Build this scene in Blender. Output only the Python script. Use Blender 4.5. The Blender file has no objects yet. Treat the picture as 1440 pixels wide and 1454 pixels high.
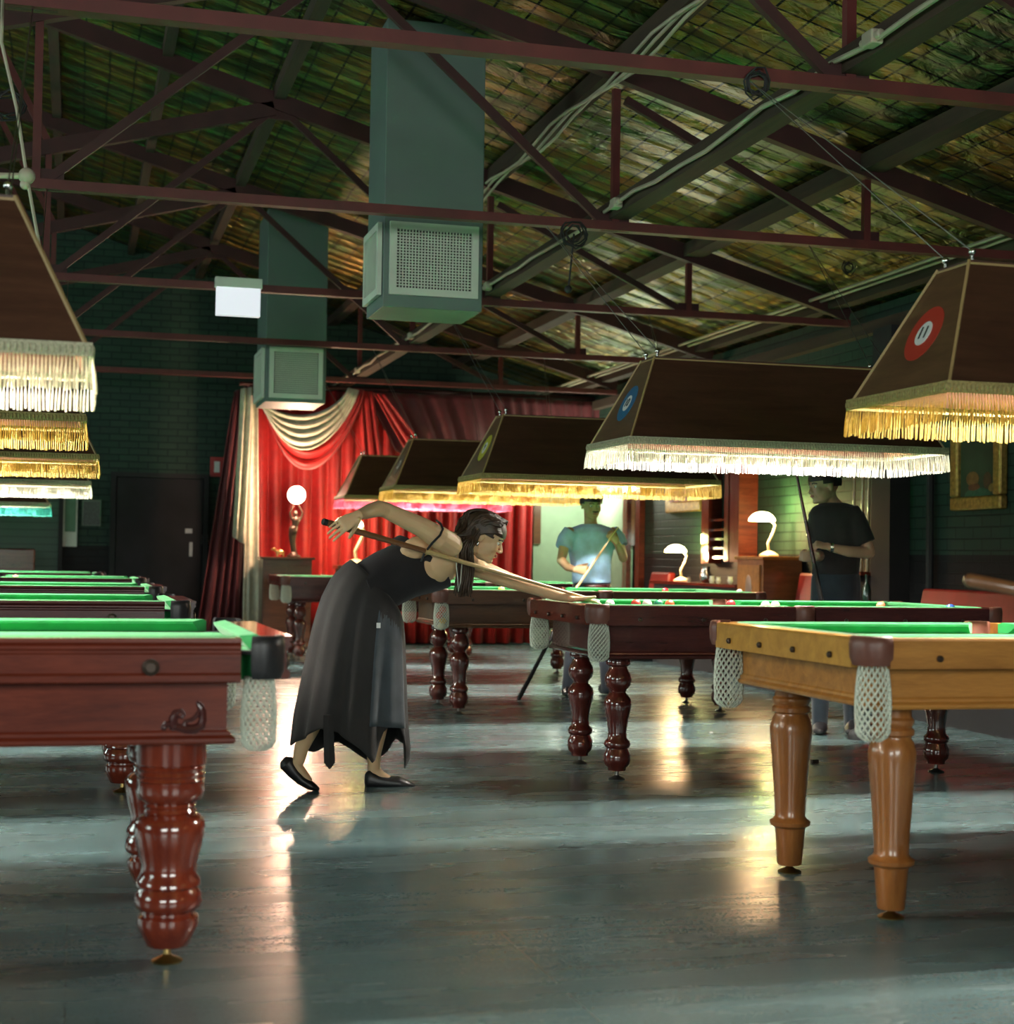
import bpy, bmesh, math, random
from mathutils import Vector, Matrix
random.seed(7)
PI = math.pi
S = bpy.context.scene
COL = S.collection

# ------------------------------------------------------------------ camera, world, lights, exposure
F, CH = 2250.0, 1.09
YAW, PITCH, ROLL = math.radians(-15.2), math.atan(66 / 2250), math.radians(0.9)
RM = (Matrix.Rotation(YAW, 3, 'Z') @ Matrix.Rotation(PI / 2 + PITCH, 3, 'X') @ Matrix.Rotation(ROLL, 3, 'Z'))
CP = Vector((0, 0, CH))
cd = bpy.data.cameras.new('camera'); cam = bpy.data.objects.new('camera', cd); COL.objects.link(cam)
cd.sensor_fit = 'HORIZONTAL'; cd.sensor_width = 36; cd.lens = 36 * F / 1440
cam.matrix_world = Matrix.Translation(CP) @ RM.to_4x4()
cd.dof.use_dof = True; cd.dof.focus_distance = 7.4; cd.dof.aperture_fstop = 3.4
cd.clip_start = .05; cd.clip_end = 100
S.camera = cam

w = bpy.data.worlds.new('world'); S.world = w; w.use_nodes = True
w.node_tree.nodes['Background'].inputs[0].default_value = (.35, .5, .45, 1)
w.node_tree.nodes['Background'].inputs[1].default_value = .05
S.view_settings.view_transform = 'Standard'; S.view_settings.look = 'None'
S.view_settings.gamma = 1; S.view_settings.use_curve_mapping = False
S.view_settings.exposure = 0.55
S.cycles.use_denoising = True; S.cycles.max_bounces = 7; S.cycles.diffuse_bounces = 4
S.cycles.glossy_bounces = 3; S.cycles.transmission_bounces = 4; S.cycles.sample_clamp_indirect = 6
S.cycles.caustics_reflective = False; S.cycles.caustics_refractive = False

def area(name, loc, rot, sx, sy, power, color=(1, 1, 1), spread=None):
    l = bpy.data.lights.new(name, 'AREA'); l.shape = 'RECTANGLE'; l.size = sx; l.size_y = sy
    l.energy = power; l.color = color
    if spread: l.spread = spread
    o = bpy.data.objects.new(name, l); o.location = loc; o.rotation_euler = rot; COL.objects.link(o)
    return o
# added daylight fill: unseen windows, three assumed at left, two added behind the viewer
DAY_FILL = (.80, 1.0, .93)
for k, yy in enumerate((3.0, 9.0, 15.0)):
    area('window_daylight', (-7.9, yy, 2.5), (0, -PI / 2, 0), 1.5, 3.4, 95, DAY_FILL)
for k, xx in enumerate((-3.0, 2.2)):
    area('window_daylight', (xx, -3.9, 2.2), (PI / 2, 0, 0), 3.0, 1.6, 150, (.95, 1, .93))

def ray(px, py):
    return RM @ Vector(((px - 720) / F, -(py - 727) / F, -1.0))
def at(px, py, X=None, Y=None, Z=None):
    """the point of the room seen at px, py on the plane X=, Y= or Z="""
    d = ray(px, py)
    t = (X / d.x) if X is not None else (Y / d.y) if Y is not None else ((Z - CH) / d.z)
    return CP + t * d

# ------------------------------------------------------------------ materials
def new_mat(name):
    m = bpy.data.materials.new(name); m.use_nodes = True
    nt = m.node_tree; b = nt.nodes['Principled BSDF']
    return m, nt, b
def N(nt, t, **k):
    n = nt.nodes.new(t)
    for a, v in k.items():
        setattr(n, a, v)
    return n
def coords(nt, scale=(1, 1, 1), kind='Object'):
    tc = N(nt, 'ShaderNodeTexCoord'); mp = N(nt, 'ShaderNodeMapping')
    mp.inputs['Scale'].default_value = scale
    nt.links.new(tc.outputs[kind], mp.inputs[0])
    return mp.outputs[0]
def ramp(nt, src, stops):
    r = N(nt, 'ShaderNodeValToRGB'); e = r.color_ramp.elements
    e[0].position, e[0].color = stops[0][0], (*stops[0][1], 1)
    e[1].position, e[1].color = stops[-1][0], (*stops[-1][1], 1)
    for p, c in stops[1:-1]:
        q = e.new(p); q.color = (*c, 1)
    nt.links.new(src, r.inputs[0]); return r.outputs[0]
def noise(nt, vec, scale=5, detail=4, rough=.5, dist=0):
    n = N(nt, 'ShaderNodeTexNoise'); n.inputs['Scale'].default_value = scale
    n.inputs['Detail'].default_value = detail; n.inputs['Roughness'].default_value = rough
    n.inputs['Distortion'].default_value = dist
    nt.links.new(vec, n.inputs['Vector']); return n.outputs[0]
def bump(nt, b, src, strength=.2, dist=.01):
    n = N(nt, 'ShaderNodeBump'); n.inputs['Strength'].default_value = strength
    n.inputs['Distance'].default_value = dist
    nt.links.new(src, n.inputs['Height']); nt.links.new(n.outputs[0], b.inputs['Normal']); return n
def plain(name, c, rough=.5, metal=0, coat=0, vary=.12, scale=8, bmp=0, sss=0, spec=.5):
    m, nt, b = new_mat(name)
    v = coords(nt); n = noise(nt, v, scale, 3)
    lo = tuple(max(0, x * (1 - vary)) for x in c); hi = tuple(min(1, x * (1 + vary)) for x in c)
    nt.links.new(ramp(nt, n, [(.3, lo), (.7, hi)]), b.inputs['Base Color'])
    b.inputs['Roughness'].default_value = rough; b.inputs['Metallic'].default_value = metal
    b.inputs['Coat Weight'].default_value = coat; b.inputs['Coat Roughness'].default_value = .08
    b.inputs['Specular IOR Level'].default_value = spec
    if bmp: bump(nt, b, noise(nt, v, scale * 8, 3), bmp, .003)
    if sss:
        b.inputs['Subsurface Weight'].default_value = sss; b.inputs['Subsurface Radius'].default_value = (.02, .008, .004)
    return m
def wood(name, dark, light, rough=.3, coat=.5, along=(1, 9, 9), scale=2.2):
    m, nt, b = new_mat(name)
    v = coords(nt, along); n = noise(nt, v, scale, 6, .62, .6)
    n2 = noise(nt, coords(nt, tuple(4 * a for a in along)), scale * 3, 3)
    mx = N(nt, 'ShaderNodeMath', operation='ADD'); ml = N(nt, 'ShaderNodeMath', operation='MULTIPLY'); ml.inputs[1].default_value = .35
    nt.links.new(n2, ml.inputs[0]); nt.links.new(n, mx.inputs[0]); nt.links.new(ml.outputs[0], mx.inputs[1])
    nt.links.new(ramp(nt, mx.outputs[0], [(.45, dark), (.85, light)]), b.inputs['Base Color'])
    b.inputs['Roughness'].default_value = rough; b.inputs['Coat Weight'].default_value = coat
    b.inputs['Coat Roughness'].default_value = .06
    return m
def emit(name, c, strength, base=None):
    m, nt, b = new_mat(name)
    b.inputs['Base Color'].default_value = (*(base or c), 1)
    b.inputs['Emission Color'].default_value = (*c, 1); b.inputs['Emission Strength'].default_value = strength
    return m
def trans(name, c, f=.5, rough=.7):
    """thin cloth or thread that lets light through"""
    m, nt, b = new_mat(name)
    out = nt.nodes['Material Output']
    nt.nodes.remove(b)
    d = N(nt, 'ShaderNodeBsdfDiffuse'); t = N(nt, 'ShaderNodeBsdfTranslucent'); mx = N(nt, 'ShaderNodeMixShader')
    n = noise(nt, coords(nt), 60, 2)
    col = ramp(nt, n, [(.3, tuple(x * .8 for x in c)), (.7, tuple(min(1, x * 1.15) for x in c))])
    nt.links.new(col, d.inputs[0]); nt.links.new(col, t.inputs[0])
    mx.inputs[0].default_value = f
    nt.links.new(d.outputs[0], mx.inputs[1]); nt.links.new(t.outputs[0], mx.inputs[2]); nt.links.new(mx.outputs[0], out.inputs[0])
    return m

def floor_mat():
    m, nt, b = new_mat('vinyl_floor')
    v = coords(nt, (.35, 1.2, 1)); n = noise(nt, v, 1.6, 6, .6)
    sp = noise(nt, coords(nt), 90, 2)
    c1 = ramp(nt, n, [(.3, (.056, .098, .104)), (.7, (.108, .170, .172))])
    mix = N(nt, 'ShaderNodeMixRGB', blend_type='OVERLAY'); mix.inputs[0].default_value = .35
    nt.links.new(c1, mix.inputs[1]); nt.links.new(ramp(nt, sp, [(.35, (.35,) * 3), (.65, (.65,) * 3)]), mix.inputs[2])
    # faint sheet seams
    br = N(nt, 'ShaderNodeTexBrick'); br.offset = 0
    br.inputs['Scale'].default_value = 1; br.inputs['Mortar Size'].default_value = .0025
    br.inputs['Brick Width'].default_value = 1.22; br.inputs['Row Height'].default_value = 30
    nt.links.new(coords(nt, kind='Object'), br.inputs[0])
    mm = N(nt, 'ShaderNodeMixRGB', blend_type='MULTIPLY'); nt.links.new(br.outputs['Fac'], mm.inputs[0])
    nt.links.new(mix.outputs[0], mm.inputs[1]); mm.inputs[2].default_value = (.8, .8, .8, 1)
    nt.links.new(mm.outputs[0], b.inputs['Base Color'])
    nt.links.new(ramp(nt, noise(nt, coords(nt, (.5, 2, 1)), 2.5, 5), [(.3, (.20,) * 3), (.75, (.34,) * 3)]), b.inputs['Roughness'])
    b.inputs['Specular IOR Level'].default_value = .62
    bump(nt, b, noise(nt, coords(nt, (.7, 7, 1)), 2.2, 4, .5, .4), .09, .02)
    return m
def brick_mat():
    """painted brick wall, green above and near black below the dado height"""
    m, nt, b = new_mat('painted_brick')
    v = coords(nt)
    # u = x + y, w = z so that both walls show courses
    sep = N(nt, 'ShaderNodeSeparateXYZ'); nt.links.new(v, sep.inputs[0])
    add = N(nt, 'ShaderNodeMath', operation='ADD'); nt.links.new(sep.outputs[0], add.inputs[0]); nt.links.new(sep.outputs[1], add.inputs[1])
    cmb = N(nt, 'ShaderNodeCombineXYZ'); nt.links.new(add.outputs[0], cmb.inputs[0]); nt.links.new(sep.outputs[2], cmb.inputs[1])
    br = N(nt, 'ShaderNodeTexBrick'); nt.links.new(cmb.outputs[0], br.inputs[0])
    br.inputs['Scale'].default_value = 1; br.inputs['Brick Width'].default_value = .24; br.inputs['Row Height'].default_value = .086
    br.inputs['Mortar Size'].default_value = .007; br.inputs['Mortar Smooth'].default_value = .4
    br.inputs['Color1'].default_value = (.020, .046, .034, 1); br.inputs['Color2'].default_value = (.026, .056, .04, 1)
    br.inputs['Mortar'].default_value = (.010, .022, .018, 1)
    gt = N(nt, 'ShaderNodeMath', operation='GREATER_THAN'); gt.inputs[1].default_value = 1.17
    nt.links.new(sep.outputs[2], gt.inputs[0])
    mx = N(nt, 'ShaderNodeMixRGB'); nt.links.new(gt.outputs[0], mx.inputs[0])
    mx.inputs[1].default_value = (.009, .009, .010, 1); nt.links.new(br.outputs[0], mx.inputs[2])
    nt.links.new(mx.outputs[0], b.inputs['Base Color']); b.inputs['Roughness'].default_value = .6; b.inputs['Specular IOR Level'].default_value = .25
    inv = N(nt, 'ShaderNodeMath', operation='SUBTRACT'); inv.inputs[0].default_value = 1; nt.links.new(br.outputs['Fac'], inv.inputs[1])
    bump(nt, b, inv.outputs[0], .5, .01)
    return m
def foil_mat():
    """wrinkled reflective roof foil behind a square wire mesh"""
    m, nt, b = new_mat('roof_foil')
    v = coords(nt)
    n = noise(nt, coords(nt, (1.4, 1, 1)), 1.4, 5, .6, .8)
    col = ramp(nt, n, [(.3, (.045, .09, .045)), (.46, (.115, .155, .05)), (.56, (.26, .17, .035)), (.72, (.11, .20, .075))])  # green cloth bounce and yellow lamp reflections are painted into the foil colour
    sep = N(nt, 'ShaderNodeSeparateXYZ'); nt.links.new(coords(nt), sep.inputs[0])
    wob = noise(nt, coords(nt), 1.1, 2)
    masks = []
    for ax, step, wd in ((0, .20, .075), (1, .145, .14)):
        a = N(nt, 'ShaderNodeMath', operation='MULTIPLY_ADD'); a.inputs[1].default_value = .05
        nt.links.new(wob, a.inputs[0]); nt.links.new(sep.outputs[ax], a.inputs[2])
        d = N(nt, 'ShaderNodeMath', operation='DIVIDE'); d.inputs[1].default_value = step; nt.links.new(a.outputs[0], d.inputs[0])
        fr = N(nt, 'ShaderNodeMath', operation='FRACT'); nt.links.new(d.outputs[0], fr.inputs[0])
        lt = N(nt, 'ShaderNodeMath', operation='LESS_THAN'); lt.inputs[1].default_value = wd; nt.links.new(fr.outputs[0], lt.inputs[0])
        masks.append(lt.outputs[0])
    mxx = N(nt, 'ShaderNodeMath', operation='MAXIMUM'); nt.links.new(masks[0], mxx.inputs[0]); nt.links.new(masks[1], mxx.inputs[1])
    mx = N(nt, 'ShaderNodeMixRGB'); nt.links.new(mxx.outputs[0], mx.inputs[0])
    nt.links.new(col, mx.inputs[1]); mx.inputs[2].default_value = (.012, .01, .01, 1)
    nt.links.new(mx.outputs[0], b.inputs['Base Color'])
    b.inputs['Metallic'].default_value = .85; b.inputs['Roughness'].default_value = .36
    wv = N(nt, 'ShaderNodeTexWave'); wv.bands_direction = 'Y'; wv.inputs['Scale'].default_value = 1.1; wv.inputs['Distortion'].default_value = 1.5
    nt.links.new(v, wv.inputs[0])
    s = N(nt, 'ShaderNodeMath', operation='MULTIPLY_ADD'); s.inputs[1].default_value = 1.6
    nt.links.new(noise(nt, coords(nt, (1, 1.6, 1)), 4.5, 4, .55, 1.2), s.inputs[0]); nt.links.new(wv.outputs['Fac'], s.inputs[2])
    bump(nt, b, s.outputs[0], .75, .06)
    return m
def shutter_mat(c, step=.09):
    m, nt, b = new_mat('slatted_shutter')
    sep = N(nt, 'ShaderNodeSeparateXYZ'); nt.links.new(coords(nt), sep.inputs[0])
    d = N(nt, 'ShaderNodeMath', operation='DIVIDE'); d.inputs[1].default_value = step; nt.links.new(sep.outputs[2], d.inputs[0])
    fr = N(nt, 'ShaderNodeMath', operation='FRACT'); nt.links.new(d.outputs[0], fr.inputs[0])
    nt.links.new(ramp(nt, fr.outputs[0], [(0, tuple(x * .35 for x in c)), (.18, c)]), b.inputs['Base Color'])
    bump(nt, b, fr.outputs[0], .4, .02); b.inputs['Roughness'].default_value = .45
    return m
def cloth_mat(name, c, rough=.85, sheen=.3):
    m, nt, b = new_mat(name)
    v = coords(nt); n = noise(nt, v, 14, 4)
    nt.links.new(ramp(nt, n, [(.3, tuple(x * .82 for x in c)), (.7, tuple(min(1, x * 1.15) for x in c))]), b.inputs['Base Color'])
    b.inputs['Roughness'].default_value = rough; b.inputs['Sheen Weight'].default_value = sheen
    bump(nt, b, noise(nt, v, 300, 2), .25, .002)
    return m

M = {}
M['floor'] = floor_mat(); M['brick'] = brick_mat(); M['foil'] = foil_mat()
M['oxide'] = plain('red_oxide_steel', (.105, .016, .014), .6, vary=.25, scale=5, bmp=.1)
M['oxide_dark'] = plain('dark_oxide_steel', (.045, .009, .009), .65, vary=.25, scale=5)
M['timber'] = wood('roof_timber', (.024, .014, .009), (.052, .030, .016), .8, 0, (9, .6, 9))
M['duct'] = plain('duct_paint', (.115, .165, .148), .5, vary=.06, scale=3, bmp=.06)
M['grille'] = plain('grille_cream', (.62, .68, .58), .45, vary=.05)
M['black'] = plain('black_matte', (.012, .012, .013), .7)
M['hole'] = plain('grille_dark', (.03, .028, .022), .8)
M['cable'] = plain('white_cable', (.40, .36, .27), .5)
M['wire'] = plain('steel_wire', (.25, .25, .24), .4, 1)
M['chrome'] = plain('chrome', (.75, .75, .75), .15, 1, vary=.03)
M['brass'] = plain('brass', (.62, .42, .16), .28, 1)
M['green_cloth'] = cloth_mat('green_baize', (.008, .22, .052), .9, .2)
M['mahog'] = wood('red_mahogany', (.085, .012, .006), (.20, .035, .016), .22, .8)
M['mahog_leg'] = wood('turned_mahogany', (.12, .014, .007), (.25, .04, .016), .16, 1, (9, 9, 1))
M['walnut'] = wood('dark_mahogany', (.040, .009, .009), (.085, .018, .016), .25, .6)
M['walnut_leg'] = wood('turned_dark_mahogany', (.075, .012, .009), (.14, .022, .015), .14, 1, (9, 9, 1))
M['brown'] = wood('brown_walnut', (.06, .022, .010), (.13, .052, .022), .3, .5)
M['honey'] = wood('honey_oak', (.30, .115, .022), (.50, .22, .045), .38, .3)
M['honey_leg'] = wood('turned_honey_oak', (.24, .08, .018), (.38, .145, .035), .3, .5, (9, 9, 1))
M['honey_rail'] = wood('pale_honey_rail', (.46, .21, .03), (.66, .34, .06), .35, .4)
M['leather'] = plain('brown_leather', (.15, .055, .038), .4, vary=.2, bmp=.1)
M['black_leather'] = plain('black_leather', (.012, .011, .013), .4, bmp=.1)
M['net'] = plain('white_net', (.70, .74, .62), .7, vary=.05)
M['shade'] = wood('dark_shade_board', (.042, .014, .008), (.078, .030, .016), .45, .1)
M['shade_end'] = wood('brown_end_board', (.085, .038, .018), (.15, .072, .032), .42, .15, (9, 1, 9))
M['shade_in'] = plain('shade_lining', (.85, .85, .80), .7, vary=.03)
M['trim'] = plain('gold_edge_trim', (.36, .24, .10), .5)
M['gimp'] = plain('gold_braid', (.34, .27, .10), .7, vary=.3, scale=120)
M['gimp_w'] = plain('pale_braid', (.42, .40, .27), .7, vary=.3, scale=120)
M['fr_gold'] = trans('gold_fringe', (.52, .38, .12), .55)
M['fr_white'] = trans('ivory_fringe', (.93, .90, .78), .6)
M['fr_beige'] = trans('beige_fringe', (.90, .83, .68), .6)
M['fr_pink'] = trans('pink_fringe', (.92, .26, .38), .55)
M['fr_teal'] = trans('turquoise_fringe', (.16, .68, .60), .5)
M['white'] = plain('white_paint', (.78, .78, .76), .5, vary=.03)
M['tube'] = emit('tube_light', (1, .97, .87), 430)
M['velvet'] = cloth_mat('red_velvet', (.40, .010, .010), .55, .15)
M['wine'] = cloth_mat('wine_drape', (.085, .004, .009), .65, .2)
M['cream_cloth'] = cloth_mat('cream_satin', (.62, .60, .45), .6, .3)
M['red_vinyl'] = plain('red_vinyl', (.30, .018, .015), .35, bmp=.05)
M['pale_wall'] = plain('pale_green_plaster', (.30, .42, .30), .6, vary=.06)
M['dark_door'] = plain('black_painted_door', (.010, .009, .011), .5, vary=.6, scale=2, spec=.25)
M['skin_w'] = plain('fair_skin', (.72, .47, .26), .5, vary=.06, sss=.15)
M['skin_b'] = plain('warm_skin', (.46, .29, .16), .5, vary=.06, sss=.15)
M['skin_d'] = plain('pale_skin', (.50, .31, .21), .5, vary=.06, sss=.15)
M['hair_w'] = plain('brown_hair', (.045, .024, .013), .5, vary=.5, scale=40)
M['hair_d'] = plain('dark_hair', (.012, .009, .008), .5, vary=.4, scale=40)
M['black_knit'] = cloth_mat('black_knit', (.010, .008, .010), .9, .1)
M['skirt'] = cloth_mat('charcoal_skirt', (.017, .014, .014), .8, .1)
M['skirt_panel'] = cloth_mat('slate_denim', (.052, .064, .076), .8, .1)
M['blue_shirt'] = cloth_mat('sky_blue_jersey', (.36, .60, .86), .9, .2)
M['jeans'] = cloth_mat('dark_jeans', (.012, .018, .03), .85, .2)
M['bluejeans'] = cloth_mat('navy_trousers', (.014, .025, .037), .85, .2)
M['tee'] = cloth_mat('black_tee', (.014, .011, .012), .9, .1)
M['cue'] = wood('cue_ash', (.46, .30, .12), (.62, .43, .2), .3, .5, (3, 3, 3))
M['cue_butt'] = wood('cue_butt_wood', (.14, .055, .02), (.24, .10, .04), .3, .6, (3, 3, 3))
M['glass_dark'] = plain('dark_bottle_glass', (.02, .05, .035), .08, spec=.8)
M['gold_frame'] = plain('gilt_frame', (.42, .27, .07), .4, .6, vary=.35, scale=30, bmp=.4)
M['bronze'] = plain('bronze', (.06, .04, .03), .35, .6)
M['eye_white'] = plain('eye_white', (.75, .72, .68), .2)
M['lip'] = plain('lip', (.36, .12, .09), .4)

# ------------------------------------------------------------------ mesh helpers
class MB:
    def __init__(s): s.v = []; s.f = []; s.m = []
    def add(s, vs, fs, mi=0):
        n = len(s.v); s.v += [Vector(a) for a in vs]
        for f in fs: s.f.append([i + n for i in f]); s.m.append(mi)
        return s
    def box(s, a, b, mi=0):
        (x0, y0, z0), (x1, y1, z1) = a, b
        return s.add([(x0, y0, z0), (x1, y0, z0), (x1, y1, z0), (x0, y1, z0), (x0, y0, z1), (x1, y0, z1), (x1, y1, z1), (x0, y1, z1)],
                     [(3, 2, 1, 0), (4, 5, 6, 7), (0, 1, 5, 4), (1, 2, 6, 5), (2, 3, 7, 6), (3, 0, 4, 7)], mi)
    def rings(s, rs, mi=0, cap=True, closed=True):
        n = len(rs[0]); vs = [p for r in rs for p in r]; fs = []
        for k in range(len(rs) - 1):
            for i in range(n if closed else n - 1):
                j = (i + 1) % n
                fs.append((k * n + i, k * n + j, (k + 1) * n + j, (k + 1) * n + i))
        if cap:
            fs.append(tuple(reversed(range(n)))); fs.append(tuple((len(rs) - 1) * n + i for i in range(n)))
        return s.add(vs, fs, mi)
    def lathe(s, prof, c=(0, 0, 0), n=24, mi=0):
        c = Vector(c)
        return s.rings([[c + Vector((r * math.cos(2 * PI * i / n), r * math.sin(2 * PI * i / n), z)) for i in range(n)] for r, z in prof], mi)
    def bar(s, a, b, w, h=None, mi=0, up=(0, 0, 1)):
        """rectangular bar from a to b, w across and h along up"""
        a, b = Vector(a), Vector(b); h = h or w; d = (b - a).normalized(); u = Vector(up)
        if abs(d.dot(u)) > .95: u = Vector((0, 1, 0))
        x = d.cross(u).normalized(); y = x.cross(d).normalized()
        q = [x * w / 2 + y * h / 2, -x * w / 2 + y * h / 2, -x * w / 2 - y * h / 2, x * w / 2 - y * h / 2]
        return s.rings([[a + t for t in q], [b + t for t in q]], mi)
    def tube(s, pts, r, n=8, mi=0, rnd=False):
        """swept round tube, r a number or one per point"""
        pts = [Vector(p) for p in pts]; k = len(pts)
        rr = list(r) if isinstance(r, (list, tuple)) else [r] * k
        tans = [(pts[min(i + 1, k - 1)] - pts[max(i - 1, 0)]).normalized() for i in range(k)]
        u = Vector((0, 0, 1)) if abs(tans[0].z) < .9 else Vector((1, 0, 0))
        x = tans[0].cross(u).normalized(); out = []
        P, R, T = list(pts), list(rr), list(tans)
        if rnd:
            P = [pts[0] - tans[0] * rr[0] * .9, pts[0] - tans[0] * rr[0] * .5] + P + [pts[-1] + tans[-1] * rr[-1] * .5, pts[-1] + tans[-1] * rr[-1] * .9]
            R = [rr[0] * .4, rr[0] * .86] + R + [rr[-1] * .86, rr[-1] * .4]
            T = [tans[0]] * 2 + T + [tans[-1]] * 2
        for p, q, t in zip(P, R, T):
            x = (x - t * x.dot(t)).normalized(); y = t.cross(x)
            if isinstance(q, tuple): qa, qb = q
            else: qa = qb = q
            out.append([p + x * qa * math.cos(2 * PI * i / n) + y * qb * math.sin(2 * PI * i / n) for i in range(n)])
        return s.rings(out, mi)
    def ell(s, c, ax, rad, n=16, m=10, mi=0):
        """ellipsoid: ax three unit axes, rad three radii"""
        c = Vector(c); a, b_, d = [Vector(q) * r for q, r in zip(ax, rad)]
        rs = []
        for k in range(m + 1):
            th = PI * (k + .15) / (m + .3)
            rs.append([c + d * math.cos(th) + (a * math.cos(2 * PI * i / n) + b_ * math.sin(2 * PI * i / n)) * math.sin(th) for i in range(n)])
        return s.rings(rs, mi)
    def ball(s, c, r, n=20, m=12, mi=0):
        return s.ell(c, ((1, 0, 0), (0, 1, 0), (0, 0, 1)), (r, r, r), n, m, mi)
    def quad(s, pts, mi=0): return s.add(pts, [tuple(range(len(pts)))], mi)
    def build(s, name, mats, parent=None, smooth=False, bevel=0, absolute=False, base=False):
        me = bpy.data.meshes.new(name)
        off = Vector((0, 0, 0))
        if parent is not None and absolute: off = world_loc(parent)
        if base:
            xs = [v.x for v in s.v]; ys = [v.y for v in s.v]
            off = Vector(((min(xs) + max(xs)) / 2, (min(ys) + max(ys)) / 2, min(v.z for v in s.v)))
        me.from_pydata([tuple(v - off) for v in s.v], [], s.f)
        if not isinstance(mats, (list, tuple)): mats = [mats]
        for q in mats: me.materials.append(q)
        me.polygons.foreach_set('material_index', s.m)
        bm = bmesh.new(); bm.from_mesh(me); bmesh.ops.recalc_face_normals(bm, faces=bm.faces); bm.to_mesh(me); bm.free()
        o = bpy.data.objects.new(name, me); COL.objects.link(o)
        if base: o.location = off
        if parent is not None: o.parent = parent
        if smooth:
            me.shade_smooth()
            if smooth != 'full':
                md = o.modifiers.new('edges', 'EDGE_SPLIT'); md.split_angle = math.radians(42)
        if bevel:
            b = o.modifiers.new('bevel', 'BEVEL'); b.width = bevel; b.segments = 2; b.limit_method = 'ANGLE'
        return o
def world_loc(o):
    v = Vector(o.location); p = o.parent
    while p: v += Vector(p.location); p = p.parent
    return v
def tag(o, label, cat, group=None, kind=None):
    o['label'] = label; o['category'] = cat
    if group: o['group'] = group
    if kind: o['kind'] = kind
    return o
def thing(name, label, cat, loc=(0, 0, 0), group=None):
    o = bpy.data.objects.new(name, None); o.empty_display_size = .1; o.location = loc; COL.objects.link(o)
    return tag(o, label, cat, group)
def struct(o): o['kind'] = 'structure'; return o
def dup(root, loc, label, group=None):
    r = root.copy(); COL.objects.link(r); r.location = loc; r['label'] = label
    if group: r['group'] = group
    for ch in list(root.children):
        c = ch.copy(); COL.objects.link(c); c.parent = r
        for g in list(ch.children):
            d = g.copy(); COL.objects.link(d); d.parent = c
    return r
def fuse(o, voxel, it=4):
    """one continuous skin from overlapping volumes"""
    r = o.modifiers.new('fuse', 'REMESH'); r.mode = 'VOXEL'; r.voxel_size = voxel; r.use_smooth_shade = True
    if it:
        s_ = o.modifiers.new('smooth', 'SMOOTH'); s_.factor = .5; s_.iterations = it
    return o

# ================================================================== THE SETTING
XR, YB, XL, YF = 6.4, 20.5, -8.0, -4.0
def rz_(x): return 5.14 - .292 * x if x > -2 else 5.14 + .584 + .292 * (x + 2)
struct(MB().box((XL - .2, YF - .2, -.2), (XR + .2, YB + .2, 0)).build('floor', M['floor']))
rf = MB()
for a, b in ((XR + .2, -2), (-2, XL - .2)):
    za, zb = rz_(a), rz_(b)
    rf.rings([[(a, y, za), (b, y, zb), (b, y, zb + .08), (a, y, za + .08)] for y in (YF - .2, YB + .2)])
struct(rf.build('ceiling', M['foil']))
def gable(y0, y1):
    pts = [(XL - .2, 0), (XR + .2, 0), (XR + .2, rz_(XR + .2) - .01), (-2, rz_(-2) - .01), (XL - .2, rz_(XL - .2) - .01)]
    return MB().rings([[(x, y, z) for x, z in pts] for y in (y0, y1)])
struct(gable(YB, YB + .2).build('wall_back', M['brick']))
# wall behind the viewer, with two added window openings; left wall with three assumed
def wall_with_holes(horizontal, fixed0, fixed1, u0, u1, z1, holes):
    mb = MB(); us = [u0]
    def put(a, b, c, d):
        if b - a < 1e-4 or d - c < 1e-4: return
        if horizontal: mb.box((a, fixed0, c), (b, fixed1, d))
        else: mb.box((fixed0, a, c), (fixed1, b, d))
    cur = u0
    for (a, b, c, d) in holes:
        put(cur, a, 0, z1); put(a, b, 0, c); put(a, b, d, z1); cur = b
    put(cur, u1, 0, z1); return mb
LH = [(yy - 1.75, yy + 1.75, 1.7, 3.3) for yy in (3.0, 9.0, 15.0)]
FH = [(-4.55, -1.45, 1.35, 3.05), (.65, 3.75, 1.35, 3.05)]
struct(wall_with_holes(False, XL - .2, XL, YF, YB, rz_(XL) - .02, LH).build('wall_left', M['brick']))
struct(wall_with_holes(True, YF - .2, YF, XL, XR, 3.25, FH).build('wall_front', M['brick']))
struct(MB().box((XR, YF, 0), (XR + .2, YB, rz_(XR) - .02)).build('wall_right', M['brick']))
wn = 1
for (a, b, c, d) in LH + FH:
    horiz = (a, b, c, d) in FH
    mb = MB()
    def fr(u0, u1, z0, z1):
        if horiz: mb.box((u0, YF - .14, z0), (u1, YF - .06, z1))
        else: mb.box((XL - .14, u0, z0), (XL - .06, u1, z1))
    fr(a, b, c, c + .06); fr(a, b, d - .06, d); fr(a, a + .06, c + .06, d - .06); fr(b - .06, b, c + .06, d - .06)
    for k in (1, 2):
        u = a + (b - a) * k / 3; fr(u - .02, u + .02, c + .06, d - .06)
    struct(mb.build('window_%d' % wn, M['white'])); wn += 1  # frames of the assumed and added windows, out of view, around the fill lights
# raised dark kerb along the foot of the right wall
struct(MB().box((6.12, 4.0, 0), (XR - .002, 19.4, .30)).build('trim_1', M['black'], bevel=.01))

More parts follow.
